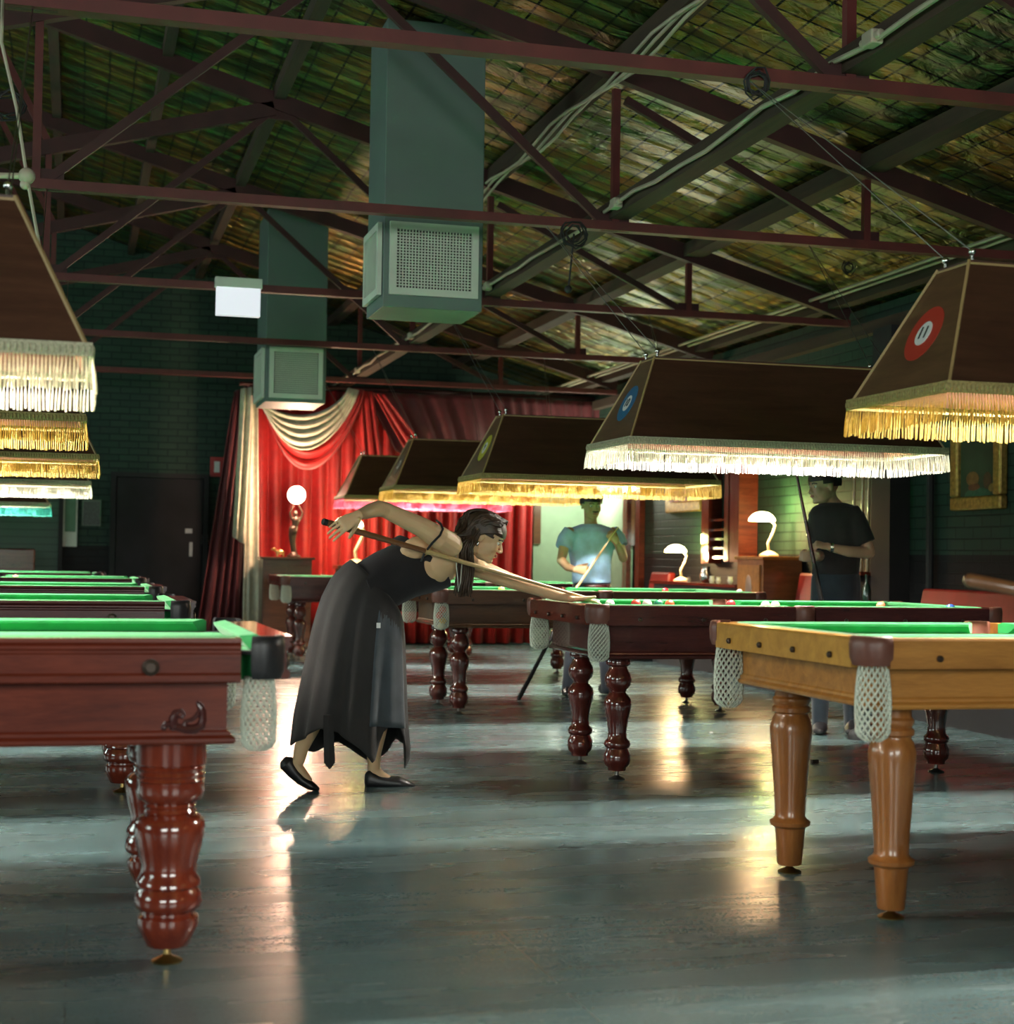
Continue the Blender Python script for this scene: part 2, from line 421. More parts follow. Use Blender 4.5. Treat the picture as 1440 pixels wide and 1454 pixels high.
# ---------------------------------------------------------------- roof: trusses, purlins
def make_truss(y, label):
    t = thing('roof_truss', label, 'roof truss', (XR - .1, y, 3.13), 'red steel trusses under the roof')
    def p(x, z): return (x, y, z)
    MB().bar(p(6.3, 3.22), p(-1.95, 5.53), .07, .13, up=(.28, 0, .96)).build('top_chord', M['oxide_dark'], t, absolute=True)
    MB().bar(p(6.3, 3.13), p(-.3, 3.13), .075, .055).build('bottom_chord', M['oxide'], t, absolute=True)
    for a, b in ((( -.26, 3.13), (-.26, 4.12)), ((3.14, 3.16), (3.14, 3.98)), ((4.84, 3.16), (4.84, 3.55))):
        MB().bar(p(*a), p(*b), .045, .045).build('post', M['oxide'], t, absolute=True)
    for a, b in (((-.2, 3.16), (1.40, 4.52)), ((1.50, 4.50), (3.06, 3.16)), ((3.2, 3.92), (4.78, 3.16))):
        MB().bar(p(*a), p(*b), .035, .05).build('diagonal_brace', M['oxide_dark'], t, absolute=True)
    MB().bar(p(-2.6, 3.48), p(1.40, 4.53), .07, .11, up=(-.28, 0, .96)).build('raised_chord', M['oxide_dark'], t, absolute=True)
    MB().bar(p(-.26, 4.12), p(-.80, 5.14), .035, .05).build('diagonal_brace', M['oxide'], t, absolute=True)
    for x, z in ((3.14, 3.15), (4.84, 3.15), (-.2, 3.15), (1.45, 4.50)):
        MB().box((x - .09, y - .012, z - .05), (x + .09, y + .012, z + .07)).build('gusset_plate', M['oxide_dark'], t, absolute=True)
    return t
for y, l in ((6.1, 'red steel roof truss nearest the viewer, crossing the top of the wide grey duct'),
             (9.15, 'dark red steel roof truss just in front of the grilles of the larger duct'),
             (12.2, 'dark red steel roof truss with the blank white sign hung under its left end'),
             (15.2, 'dark red steel roof truss just in front of the smaller far duct'),
             (18.2, 'farthest dark red steel roof truss, in front of the red curtains')):
    make_truss(y, l)
tn = 2
for x, zt, wdt in ((-.26, 5.16, .08), (.59, 4.91, .08), (1.44, 4.66, .09), (3.16, 4.15, .12), (4.86, 3.66, .16), (6.15, 3.30, .12)):
    struct(MB().box((x - wdt / 2, YF, zt - .06), (x + wdt / 2, YB, zt + .045 )).build('trim_%d' % tn, M['timber'])); tn += 1
struct(MB().box((3.10, YF, 3.175), (3.22, YB, 3.285)).build('trim_%d' % tn, M['timber'])); tn += 1
struct(MB().box((XR - .10, YF, 3.0), (XR - .002, YB, 3.10)).build('trim_%d' % tn, M['timber'])); tn += 1
# dark post and pipe on the right wall
struct(MB().box((6.22, 11.32, .3), (XR - .002, 11.62, 3.0)).build('trim_%d' % tn, M['black'])); tn += 1
struct(MB().tube([(6.35, 10.93, .3), (6.35, 10.93, 3.0)], .03).build('trim_%d' % tn, M['black'], smooth=True)); tn += 1

# white conduits along the roof beams
def conduit(name_label, x, z, y0, y1, boxes, r=.013, wob=.02, mat='cable'):
    pts = []; n = int((y1 - y0) / .35)
    for i in range(n + 1):
        y = y0 + (y1 - y0) * i / n
        pts.append((x + random.uniform(-wob, wob) * .3, y, z + random.uniform(-wob, wob)))
    t = thing('conduit', name_label, 'cable', (x, y0, z))
    MB().tube(pts, r, 6).build('cable_run', M[mat], t, smooth=True, absolute=True)
    for y in boxes:
        b = MB().box((x - .035, y - .045, z - .03), (x + .02, y + .045, z + .03)); b.tube([(x - .01, y - .08, z), (x - .01, y + .08, z)], .020, 8)
        b.build('junction_box', M['cable'], t, bevel=.01, absolute=True)
    return t
conduit('white electrical conduit with boxes clipped along the roof beam through the middle of the trusses', 3.07, 3.215, 4.0, 20.3, (5.75, 8.9, 11.95, 14.9, 17.9), .012)
c2 = thing('conduit', 'bundle of pale cables sagging along the beam high behind the wide duct', 'cable', (3.16, 4, 4.0))
for q in range(3):
    pts = [(3.09 + .02 * q, 4 + .4 * i, 4.05 - .015 * q + .035 * math.sin(i * 1.3 + q)) for i in range(34)]
    MB().tube(pts, .011, 6).build('cable_run', M['cable'], c2, smooth=True, absolute=True)
c3 = thing('conduit', 'pair of grey conduits running along the eave above the right wall', 'cable', (6.0, 4, 3.2))
for q in range(2):
    MB().tube([(6.02 - .10 * q, 4, 3.30), (6.02 - .10 * q, 20.4, 3.30)], .014, 6).build('cable_run', M['cable'], c3, absolute=True)
# left wires
c4 = thing('conduit', 'thin twisted wire hanging from the roof down past the nearest lamp at left', 'cable', (-.3, 6.1, 2.4))
p0, p1, p2 = at(2, 60, Y=6.3), at(38, 250, Y=6.3), at(56, 350, Y=6.3)
MB().tube([p0 + Vector((0, 0, .5)), p0, (p0 + p1) / 2 + Vector((.01, 0, 0)), p1, p2, at(62, 400, Y=6.3)], .007, 6).build('cable_run', M['cable'], c4, absolute=True)
bx = MB().ball(p1, .032); bx.ball(at(36, 262, Y=6.3), .02); bx.tube([p1, at(0, 256, Y=6.3) - Vector((.3, 0, 0))], .012)
bx.build('junction_box', M['cable'], c4, smooth=True, absolute=True)
# dark cable tangles
def tangle(name, label, c, n=7, r=.06, drop=.0):
    mb = MB()
    for i in range(n):
        a0, r2 = random.uniform(0, 6), r * random.uniform(.5, 1); tl = random.uniform(-.6, .6)
        pts = [Vector(c) + Vector((r2 * math.cos(a0 + k * .7), tl * r2 * math.sin(a0 + k * .7), r2 * math.sin(a0 + k * .7) + .01 * math.sin(k * 2.1 + i))) for k in range(11)]
        mb.tube(pts, .0045, 5)
    if drop: mb.tube([Vector(c), Vector(c) + Vector((-.03, 0, -drop))], .006, 5); mb.ball(Vector(c) + Vector((-.03, 0, -drop)), .025, 8, 6)
    return tag(mb.build(name, M['black'], base=True), label, 'cable')
def roof_hit(px, py):
    X_ = 6.3
    while X_ > -1:
        p = at(px, py, X=X_)
        if p.z < rz_(p.x) - .04: return p
        X_ -= .01
tangle('cable_coil', 'black cable tangle knotted on the nearest truss bar right of centre', (at(1075, 118, Y=6.05)), 5, .06)
tangle('cable_coil', 'black cable with a plug dangling under the second truss bar', (at(815, 332, Y=9.1)), 6, .09, .34)
tangle('cable_coil', 'bunched grey cables on the yellow-lit roof beside the right eave', roof_hit(1205, 380), 6, .06)
tangle('cable_coil', 'black cables hanging in the top left corner of the room', at(12, 150, Y=7.2), 5, .1)

# ---------------------------------------------------------------- ventilation ducts
def grille(mb, O, U, V_, nu, nv, fw=.045):
    """frame and lattice in the plane O + u U + v V"""
    O, U, V_ = Vector(O), Vector(U), Vector(V_); n = U.cross(V_).normalized() * .02
    lu, lv = U.length, V_.length; u, v = U / lu, V_ / lv
    def slab(a0, a1, b0, b1, t0, t1):
        q = [O + u * a0 + v * b0, O + u * a1 + v * b0, O + u * a1 + v * b1, O + u * a0 + v * b1]
        mb.rings([[p + n * t0 for p in q], [p + n * t1 for p in q]])
    slab(0, lu, 0, fw, 0, 1.4); slab(0, lu, lv - fw, lv, 0, 1.4); slab(0, fw, fw, lv - fw, 0, 1.4); slab(lu - fw, lu, fw, lv - fw, 0, 1.4)
    for i in range(1, nu):
        a = fw + (lu - 2 * fw) * i / nu; slab(a - .004, a + .004, fw, lv - fw, .5, 1)
    for i in range(1, nv):
        b = fw + (lv - 2 * fw) * i / nv; slab(fw, lu - fw, b - .004, b + .004, .2, .7)
def duct(label, x0, x1, y0, y1, z0, g0, g1, group=None):
    t = thing('ventilation_duct', label, 'ventilation duct', ((x0 + x1) / 2, (y0 + y1) / 2, z0), 'ventilation ducts')
    MB().box((x0, y0, z0), (x1, y1, rz_((x0 + x1) / 2) - .01)).build('casing', M['duct'], t, absolute=True, bevel=.006)
    k = MB().box((x0 + .08, y0 - .004, g0 + .05), (x1 - .08, y0 - .001, g1 - .05))
    k.box((x0 - .004, y0 + .08, g0 + .05), (x0 - .001, y1 - .08, g1 - .05)); k.build('dark_opening', M['hole'], t, absolute=True)
    a = MB(); grille(a, (x0 + .035, y0 - .005, g0), (x1 - x0 - .07, 0, 0), (0, 0, g1 - g0), 24, 20)
    a.build('front_grille', M['grille'], t, absolute=True)
    a = MB(); grille(a, (x0 - .005, y1 - .03, g0), (0, -(y1 - y0 - .06), 0), (0, 0, g1 - g0), 16, 20)
    a.build('side_grille', M['grille'], t, absolute=True)
    return t
duct('large grey square duct with cream lattice grilles, nearest, hanging from the roof', 1.83, 2.475, 9.8, 10.38, 2.665, at(600, 421, Y=9.8).z, at(600, 318, Y=9.8).z)
duct('smaller-looking grey square duct farther back, its underside glowing orange above the curtains', 1.77, 2.37, 15.7, 16.5, 2.605, at(420, 566, Y=15.7).z, at(420, 494, Y=15.7).z)

# blank white exit box hanging from the third truss
t = thing('sign_box', 'blank white illuminated sign box hanging under the roof truss', 'sign', tuple(at(337, 450, Y=12.15)))
a, b = at(306, 448, Y=12.15), at(369, 412, Y=12.15)
MB().box((a.x, 12.09, a.z), (b.x, 12.16, b.z)).build('panel', emit('sign_glow', (.9, .9, 1), .42), t, absolute=True, bevel=.004)
MB().box((a.x - .012, 12.08, b.z), (b.x + .012, 12.17, b.z + .075)).build('housing', M['grille'], t, absolute=True, bevel=.004)
MB().tube([at(340, 409, Y=12.12), at(338, 398, Y=12.14)], .012).build('hanger', M['grille'], t, absolute=True)

# ================================================================== BILLIARD TABLES
PROF = {
 'vase': [(.045, .045), (.047, .06), (.062, .075), (.068, .10), (.066, .125), (.056, .145), (.054, .155), (.064, .165), (.067, .178), (.062, .19), (.048, .205), (.046, .24), (.055, .30), (.066, .345), (.070, .37), (.066, .40), (.050, .42), (.040, .432), (.043, .445), (.062, .465), (.068, .492), (.063, .52), (.048, .545), (.045, .56), (.060, .572), (.062, .59), (.056, .60), (.056, .66)],
 'plain': [(.040, .028), (.043, .032), (.052, .15), (.054, .158), (.070, .168), (.072, .18), (.058, .19), (.053, .20), (.055, .25), (.064, .38), (.073, .48), (.074, .51), (.066, .54), (.058, .553), (.058, .56), (.067, .566), (.067, .58), (.058, .588), (.066, .60), (.066, .612), (.058, .62), (.057, .70)],
 'fat': [(.054, .045), (.058, .05), (.075, .085), (.082, .104), (.080, .122), (.070, .13), (.070, .137), (.086, .148), (.090, .160), (.088, .182), (.080, .195), (.078, .20), (.086, .207), (.084, .222), (.074, .235), (.074, .262), (.084, .30), (.093, .345), (.093, .375), (.080, .390), (.066, .396), (.070, .402), (.066, .410), (.070, .417), (.066, .424), (.084, .435), (.091, .455), (.088, .482), (.092, .486), (.088, .494), (.092, .502), (.088, .510), (.092, .518), (.088, .524), (.094, .53), (.094, .62)]}
def net_mesh(mb, c, z1, z0, r, n=14, rows=15):
    """diamond knotted bag"""
    c = Vector(c); vs = []
    L = z1 - z0
    for k in range(rows + 1):
        t = k / rows
        rr = r * (.86 + .22 * math.sin(PI * min(1, t * 1.0) * .9)) if t < .82 else r * math.sqrt(max(0.0, 1 - ((t - .82) / .19) ** 2)) * 1.0 + .004
        z = z1 - L * t
        for i in range(n):
            a = 2 * PI * (i + (k % 2) * .5) / n
            vs.append(c + Vector((rr * math.cos(a), rr * math.sin(a), z)))
    fs = []
    for k in range(rows - 1):
        for i in range(n):
            if k % 2 == 0: L_, R_ = (i - 1) % n, i
            else: L_, R_ = i, (i + 1) % n
            fs.append((k * n + i, (k + 1) * n + L_, (k + 2) * n + i, (k + 1) * n + R_))
    mb.add(vs, fs)
def make_table(label, loc, L, W, st, group=None):
    t = thing('billiard_table', label, 'billiard table', loc, group or 'billiard tables')
    hx, hy = L / 2, W / 2
    rt, rb = .872, st['rb']; wd = .075; cg = st.get('cg', .085); mg = .055
    rm = M[st['rail']]; rme = M[st.get('rail_end', st['rail'])]; am = M[st['apron']]; lm = M[st['leg']]
    segs = []
    for sy in (-1, 1):
        segs += [('x', -hx + cg, -mg, sy), ('x', mg, hx - cg, sy)]
    for sx in (-1, 1): segs.append(('y', -hy + cg, hy - cg, sx))
    def P(kind, u, d, z, s):  # d distance inward from the outer face
        return (u, s * (hy - d), z) if kind == 'x' else (s * (hx - d), u, z)
    for kind, u0, u1, s in segs:
        mb = MB()
        if st.get('mould'):
            sec = [(0, .835), (.0, .84), (-.008, .846), (-.008, .852), (-.002, .856), (-.010, .862), (-.008, rt), (wd, rt), (wd, rb), (0, rb), (-.006, rb + .004), (-.006, rb + .02), (.004, rb + .026), (.004, .83)]
        else:
            sec = [(.004, rt), (wd, rt), (wd, rb), (0, rb), (0, rt - .006)]
        mb.rings([[P(kind, u, d, z, s) for d, z in sec] for u in (u0, u1)])
        o = mb.build('rail', rm if kind == 'x' else rme, t)
        # bolts / rosettes along the outer face
        nb = 3 if kind == 'x' else 4
        for i in range(nb):
            u = u0 + (u1 - u0) * ((i + .5) / nb if not st.get('mould') else (i + .35) / nb)
            q = Vector(P(kind, u, -.001, (rb + .03) if not st.get('mould') else .798, s)); q2 = Vector(P(kind, u, -.009, q.z, s))
            if st.get('mould') and kind == 'x' and i == 1: continue
            rr = .010 if not st.get('mould') else .022
            MB().tube([q, q2, q2 + (q2 - q) * .5], [rr, rr, rr * .55], 12).build('rosette' if st.get('mould') else 'rail_bolt', M['bronze'], o)
        e = .028
        cs = [(wd, rt - .002), (wd + .012, rt + .004), (wd + .052, rt - .002), (wd + .050, rt - .010), (wd + .028, .836), (wd, .836)]
        def cu(u, d, sgn): return u + sgn * (d - wd) * .9
        mb = MB().rings([[P(kind, cu(u0, d, 1), d, z, s) for d, z in cs], [P(kind, cu(u1, d, -1), d, z, s) for d, z in cs]])
        mb.build('cushion', M['green_cloth'], t)
    MB().box((-hx + .10, -hy + .10, rb + .002), (hx - .10, hy - .10, .834)).build('bed', M['green_cloth'], t)
    ai, ab = st['ai'], st['ab']; ax_ = st.get('aix', ai) - ai
    MB().box((-hx + ai + ax_, -hy + ai, ab + .02), (hx - ai - ax_, hy - ai, rb + .001)).build('apron', am, t)
    k = st.get('lip', .018)
    o2 = MB(); q = ai - k
    sec = [(q + .004, ab), (q, ab + .006), (q, ab + .014), (q + k * .6, ab + .022), (q + k * .7, ab + .03), (ai - .001, ab + .036)]
    rs = []
    for d, z in sec: rs.append([(-hx + d + ax_, -hy + d, z), (hx - d - ax_, -hy + d, z), (hx - d - ax_, hy - d, z), (-hx + d + ax_, hy - d, z)])
    o2.rings(rs); o2.build('apron_moulding', am, t)
    # legs
    lx, ly = hx - st['lx'], hy - st['ly']
    for sx in (-1, 1):
        for sy in (-1, 1):
            pr = [p for p in PROF[st['prof']] if p[1] < ab + .02] + [(PROF[st['prof']][-1][0], ab + .02)]
            lg = MB().lathe(pr, (sx * lx, sy * ly, 0), 28).build('leg', lm, t, smooth=True)
            MB().lathe([(.040, 0), (.042, .004), (.036, .008), (.016, .016), (.010, .022), (.010, .05)], (sx * lx, sy * ly, 0), 16).build('foot_leveller', M['brass'] if st['prof'] != 'vase' else M['wire'], lg, smooth=True)
    # pockets
    pk = [(sx, sy) for sx in (-1, 0, 1) for sy in (-1, 1)]
    for sx, sy in pk:
        if sx: po = st.get('po', .062); c = Vector((sx * (hx - po), sy * (hy - .062), 0)); a0 = math.atan2(sy, sx); half = 1.25; R1 = st.get('pr', .066)
        else: c = Vector((0, sy * (hy - .035), 0)); a0 = sy * PI / 2; half = 1.35; R1 = .055
        mb = MB(); n = 14; th = .014
        ring = []
        for zz, dr in ((rb + .008, -.004), (rb + .03, .004), (rt - .02, .006), (rt + .001, .002), (rt + .006, -.004)):
            ring.append([c + Vector(((R1 + dr) * math.cos(a0 + half * (2 * i / n - 1)), (R1 + dr) * math.sin(a0 + half * (2 * i / n - 1)), zz)) for i in range(n + 1)])
        inner = [[c + (p - c - Vector((0, 0, p.z))) * ((R1 - th) / R1) + Vector((0, 0, p.z)) for p in r] for r in reversed(ring)]
        mb.rings(ring + inner + [ring[0]], cap=False, closed=False)
        # end faces
        m_ = len(ring)
        for e in (0, n):
            mb.quad([r[e] for r in ring] + [r[e] for r in inner])
        pc = mb.build('pocket', M[st['pocket']], t, smooth=True)
        mb = MB(); net_mesh(mb, c * 1 + Vector((0, 0, 0)), rb + .012, st['nz'], R1 - .018, 16, 16)
        nt_ = mb.build('pocket_net', M['net'], pc, smooth='full')
        wf = nt_.modifiers.new('knit', 'WIREFRAME'); wf.thickness = .0058; wf.use_even_offset = False
        if sx:
            MB().lathe([(.045, .828), (.045, .8355)], c - Vector((sx * .018, sy * .018, 0)), 16).build('pocket_hole', M['black'], t)
    return t
MAHOG = dict(rail='mahog', apron='mahog', leg='mahog_leg', rb=.757, mould=True, ai=.09, aix=.165, ab=.592, prof='fat', lx=.30, ly=.20, po=.085, pr=.060, pocket='black_leather', nz=.575, lip=.022, cg=.14)
DARK = dict(rail='walnut', rail_end='mahog', apron='walnut', leg='walnut_leg', rb=.775, ai=.12, ab=.607, prof='vase', lx=.235, ly=.27, pocket='leather', nz=.60)
HONEY = dict(rail='honey', rail_end='honey_rail', apron='honey', leg='honey_leg', rb=.783, ai=.10, ab=.655, prof='plain', lx=.225, ly=.24, pocket='leather', nz=.565)
BROWN = dict(DARK, lx=.245, rail='brown', rail_end='brown', apron='brown', leg='walnut_leg')
RX = 3.57
t11 = make_table('honey oak billiard table with white net pockets at front right', (3.33, 4.80, 0), 2.2, 1.2, HONEY)
t10 = make_table('dark red mahogany billiard table the woman is aiming across', (3.515, 7.80, 0), 2.25, 1.14, DARK)
t9 = make_table('brown billiard table with coloured balls in its net, behind the bending woman', (3.58, 11.1, 0), 2.45, 1.2, BROWN)
t8 = dup(t10, (3.57, 14.2, 0), 'dark billiard table behind the man in the blue shirt')
t7 = dup(t10, (3.15, 16.75, 0), 'farthest dark billiard table, in front of the red curtains and the wooden cabinet')
L1 = make_table('glossy red mahogany billiard table with carved scroll, in the left foreground', (-.69, 4.76, 0), 2.5, 1.22, MAHOG)
L2 = make_table('dark red billiard table second in the left row, right behind the foreground one', (-.72, 7.86, 0), 2.5, 1.22, dict(MAHOG, rail='walnut', apron='walnut'))
L3 = dup(L2, (-.68, 11.0, 0), 'billiard table third in the left row, its green cushions seen edge on')
L4 = dup(L2, (-.65, 14.2, 0), 'billiard table fourth in the left row, with a pink ball on its rail')
L5 = dup(L2, (-.95, 17.3, 0), 'farthest billiard table of the left row, before the roller shutter')
# carved scroll on the apron of the foreground table
def scroll(parent, ox, oy, oz):
    mb = MB()
    def px(x, y): return at(x, y, Y=oy)
    curve = [(232, 1032), (236, 1028), (243, 1029), (252, 1033), (264, 1036), (276, 1036), (285, 1031), (288, 1022), (288, 1010), (284, 1002), (281, 998)]
    mb.tube([px(*p) for p in curve], [.006, .008, .007, .010, .013, .014, .013, .010, .009, .009, .005], 8, rnd=True)
    mb.tube([px(*p) for p in [(246, 1032), (246, 1020), (250, 1011), (257, 1009), (261, 1014), (259, 1019), (254, 1018)]], [.012, .012, .009, .006, .006, .005, .004], 8, rnd=True)
    mb.tube([px(*p) for p in [(262, 1034), (264, 1024), (272, 1022), (280, 1016), (283, 1008)]], [.010, .006, .006, .007, .004], 8, rnd=True)
    mb.ball(px(233, 1033), .009, 10, 8); mb.ball(px(282, 1034), .010, 10, 8)
    o = mb.build('carved_scroll', M['walnut'], parent, smooth=True, absolute=True)
scroll(L1, 0, 4.76 - .61 + .088, 0)

# ---------------------------------------------------------------- balls
def ball(label, c, col, group='balls on the nearer mahogany table', r=.0262):
    m = plain('ball_' + label.split()[0], col, .08, coat=.6, vary=.02)
    o = MB().ball((0, 0, r), r, 20, 14).build('pool_ball', m, smooth='full'); o.location = (c.x, c.y, .836)
    return tag(o, label, 'ball', group)
for px_, py_, yy, nm, cc in ((866, 852, 7.72, 'white cue ball just ahead of the cue tip', (.9, .88, .8)),
        (903, 855, 7.8, 'red striped ball, leftmost of the four near the left end of the mahogany table', (.6, .05, .04)),
        (919, 855, 7.75, 'white and pink ball, second of the four near the left end of the mahogany table', (.85, .6, .62)),
        (935, 855, 7.8, 'dark green ball, third of the four near the left end of the mahogany table', (.02, .15, .09)),
        (951, 855, 7.75, 'orange red ball, rightmost of the four near the left end of the mahogany table', (.7, .10, .05)),
        (1038, 855, 7.9, 'maroon ball alone near the middle of the mahogany table', (.4, .03, .04)),
        (1087, 855, 7.7, 'pale pink ball, left of the touching pair on the mahogany table', (.85, .55, .45)),
        (1101, 855, 7.7, 'cream yellow ball, right of the touching pair on the mahogany table', (.85, .72, .4)),
        (1251, 857, 7.8, 'salmon red ball on the mahogany table below the man in black', (.75, .2, .12)),
        (1350, 860, 7.42, 'blue ball at the far right end of the mahogany table', (.05, .12, .5))):
    ball(nm, at(px_, py_, Y=yy), cc)
ball('yellow ball on the brown table below the stretched arm', at(712, 835, Y=11.0), (.85, .6, .15), 'balls on the brown table')
ball('crimson ball on the dark table behind the blue shirted man', at(945, 840, Y=11.2), (.6, .02, .03), 'balls on the brown table')
ball('ivory ball near the right end of the brown table', at(1050, 842, Y=11.0), (.85, .8, .7), 'balls on the brown table')
ball('coral ball on the fourth table of the left row', at(22, 820, Y=14.2), (.8, .25, .2), 'balls in the left row')
# balls caught in the net of the brown table
for k, (dz, dx, dy, cc, nm) in enumerate(((.62, 0, 0, (.85, .78, .55), 'butter pale ball at the bottom of the brown table net'), (.655, .012, .01, (.85, .5, .05), 'amber ball low in the near net of the brown table'), (.695, -.012, 0, (.7, .06, .04), 'scarlet ball in the middle of the near net of the brown table'), (.735, .01, .006, (.75, .12, .1), 'vermilion ball above the scarlet one in the same net'))):
    m = plain('ball_net%d' % k, cc, .1, coat=.5)
    o = MB().ball((0, 0, .0255), .0255, 16, 12).build('pool_ball', m, smooth='full')
    o.location = (3.58 - 1.225 + .062 + dx, 11.1 - .6 + .062 + dy, dz - .0255); tag(o, nm, 'ball', 'balls caught in the net')

# ================================================================== PENDANT TABLE LAMPS
def make_lamp(label, loc, fringe, gimp, power, color, badge=None, number='', top=3.6, end=None, inner_end=True):
    """long trapezoid billiard shade hung over a table; loc = centre at fringe bottom height"""
    x, y, z = loc
    t = thing('billiard_lamp', label, 'lamp', loc, 'fringed lamps above the tables')
    bx, by, tx, ty = .89, .33, .68, .10
    zb, zt = .115, .56
    B = [Vector((-bx, -by, zb)), Vector((bx, -by, zb)), Vector((bx, by, zb)), Vector((-bx, by, zb))]
    T = [Vector((-tx, -ty, zt)), Vector((tx, -ty, zt)), Vector((tx, ty, zt)), Vector((-tx, ty, zt))]
    ins = .012
    def shrink(p, k=ins): return Vector((p.x - math.copysign(k, p.x), p.y - math.copysign(k, p.y), p.z))
    names = ['side_panel', 'end_panel', 'side_panel', 'end_panel']
    for i in range(4):
        j = (i + 1) % 4
        mb = MB(); a, b, c, d = B[i], B[j], T[j], T[i]; a2, b2, c2, d2 = map(shrink, (a, b, c, d))
        mb.rings([[a, b, c, d], [a2, b2, c2, d2]])
        mm = M['shade'] if i % 2 == 0 else M[end or 'shade_end']
        o = mb.build(names[i], [mm, M['shade_in']], t)
        o.data.polygons[1].material_index = 1
    MB().rings([[p for p in T], [p + Vector((0, 0, .012)) for p in T]]).build('top_board', M['shade'], t)
    mb = MB()
    for i in range(4): mb.bar(B[i], T[i] + Vector((0, 0, .01)), .009, .009)
    for i in (0, 1, 2, 3): mb.bar(T[i], T[(i + 1) % 4], .008, .008)
    mb.build('edge_trim', M['trim'], t)
    mb = MB(); g = [Vector((math.copysign(abs(p.x) + .012, p.x), math.copysign(abs(p.y) + .012, p.y), 0)) for p in B]
    g0 = [p + Vector((0, 0, zb - .022)) for p in g]; g1 = [Vector((p.x * 1, p.y, zb + .016)) for p in g]
    gi0 = [shrink(p, .008) for p in g0]; gi1 = [shrink(p, .008) for p in g1]
    mb.rings([g0, g1, gi1, gi0, g0], cap=False)
    for i in range(4):
        a, b = g[i], g[(i + 1) % 4]; n = int((b - a).length / .016)
        for k in range(n):
            p = a.lerp(b, (k + .5) / n)
            mb.ell(p + Vector((0, 0, zb - .004)), ((1, 0, 0), (0, 1, 0), (0, 0, 1)), (.007, .007, .014), 5, 3)
    mb.build('braid', M[gimp], t)
    # hanging strands
    mb = MB(); rr = random.Random(int(abs(x * 7 + y * 13)) + 3)
    for i in range(4):
        a, b = g[i], g[(i + 1) % 4]; n = int((b - a).length / .0105); dr = (b - a).normalized(); nm = Vector((dr.y, -dr.x, 0))
        cl = 0
        for k in range(n):
            if k % 6 == 0: cl = rr.uniform(-.005, .005)
            p = a.lerp(b, (k + .5) / n); ln = zb - .018 + rr.uniform(-.005, .004)
            w0, w1 = .0028, .0036
            s1 = dr * (cl * .9 + rr.uniform(-.002, .002)); s2 = nm * (.010 + rr.uniform(-.004, .004))
            top_ = p + Vector((0, 0, zb - .018)); mid = p + s1 * .5 + s2 * .6 + Vector((0, 0, zb - .018 - ln * .5)); bot = p + s1 + s2 + Vector((0, 0, zb - .018 - ln))
            rs = []
            for q, ww in ((top_, .0014), (top_.lerp(mid, .55), .0017), (top_.lerp(mid, .85), w0), (mid, w1), (bot, w1 * 1.05)):
                rs.append([q + dr * ww, q + nm * ww * .7, q - dr * ww, q - nm * ww * .7])
            mb.rings(rs)
    fo = mb.build('fringe', M[fringe], t); fo['kind'] = 'stuff'
    for s in (-1, 1):
        MB().tube([(-.62, s * .10, .445), (.62, s * .10, .445)], .013, 10).build('tube_light', M['tube'], t, smooth=True)
    # chrome hooks and wires
    for sx in (-1, 1):
        for sy in (-1, 1):
            q = Vector((sx * (tx - .02), sy * (ty - .015), zt + .01))
            hk = MB().tube([q, q + Vector((0, 0, .03))], .006, 8); hk.ball(q + Vector((0, 0, .032)), .013, 10, 6)
            o = hk.build('hook', M['chrome'], t, smooth=True)
            MB().tube([q + Vector((0, 0, .035)), Vector((sx * (.87 if x > 0 else .67 if sx > 0 else .85), next(q for q in (3.05, 6.1, 9.15, 12.2, 15.2, 18.2) if q > y + .5) - y, (3.11 if x > 0 or sx > 0 else 3.56) - z))], .0022, 5).build('hanging_wire', M['wire'], o)
    if badge:
        nrm = (T[0] - B[0]).cross(B[3] - B[0]).normalized()
        if nrm.x > 0: nrm = -nrm
        cen = (B[0] + B[3] + T[0] + T[3]) / 4 - Vector((0, 0, .01)); up = ((T[0] + T[3]) / 2 - (B[0] + B[3]) / 2).normalized(); sd = up.cross(nrm)
        def disc(r, d0, d1, mt, nm_, par):
            rs = [[cen + nrm * d + (sd * math.cos(2 * PI * i / 40) + up * math.sin(2 * PI * i / 40)) * r for i in range(40)] for d in (d0, d1)]
            return MB().rings(rs).build(nm_, mt, par)
        dm = disc(.104, .001, .006, badge, 'number_disc', t)
        disc(.046, .006, .008, M['white'], 'disc_centre', dm)
        cu = bpy.data.curves.new('number', 'FONT'); cu.body = number; cu.size = .066; cu.align_x = 'CENTER'; cu.align_y = 'CENTER'; cu.extrude = .001
        co = bpy.data.objects.new('number_tmp', cu); COL.objects.link(co)
        dg = bpy.context.evaluated_depsgraph_get(); me = bpy.data.meshes.new_from_object(co.evaluated_get(dg)); bpy.data.objects.remove(co)
        me.materials.clear(); me.materials.append(M['black'])
        no = bpy.data.objects.new('number', me); COL.objects.link(no); no.parent = dm
        # text faces -X seen from the room: its right is (up x normal)
        right = up.cross(nrm); mtx = Matrix((right, up, nrm)).transposed().to_4x4(); mtx.translation = cen + nrm * .0095
        no.matrix_local = mtx
    l = area('lamp_light', (0, 0, .425), (0, 0, 0), 1.3, .14, power, color); l.parent = t
    return t
disc_red = plain('disc_red', (.50, .045, .025), .4, vary=.03); disc_blue = plain('disc_blue', (.02, .13, .30), .4, vary=.03)
disc_yel = plain('disc_yellow', (.55, .52, .05), .4, vary=.03); disc_blk = plain('disc_black', (.03, .045, .05), .4)
WARM = (1.0, .93, .78)
PW = 34
make_lamp('brown fringed billiard lamp with the red disc numbered 11, nearest at right', (3.55, 4.8, 1.545), 'fr_gold', 'gimp', PW, WARM, disc_red, '11')
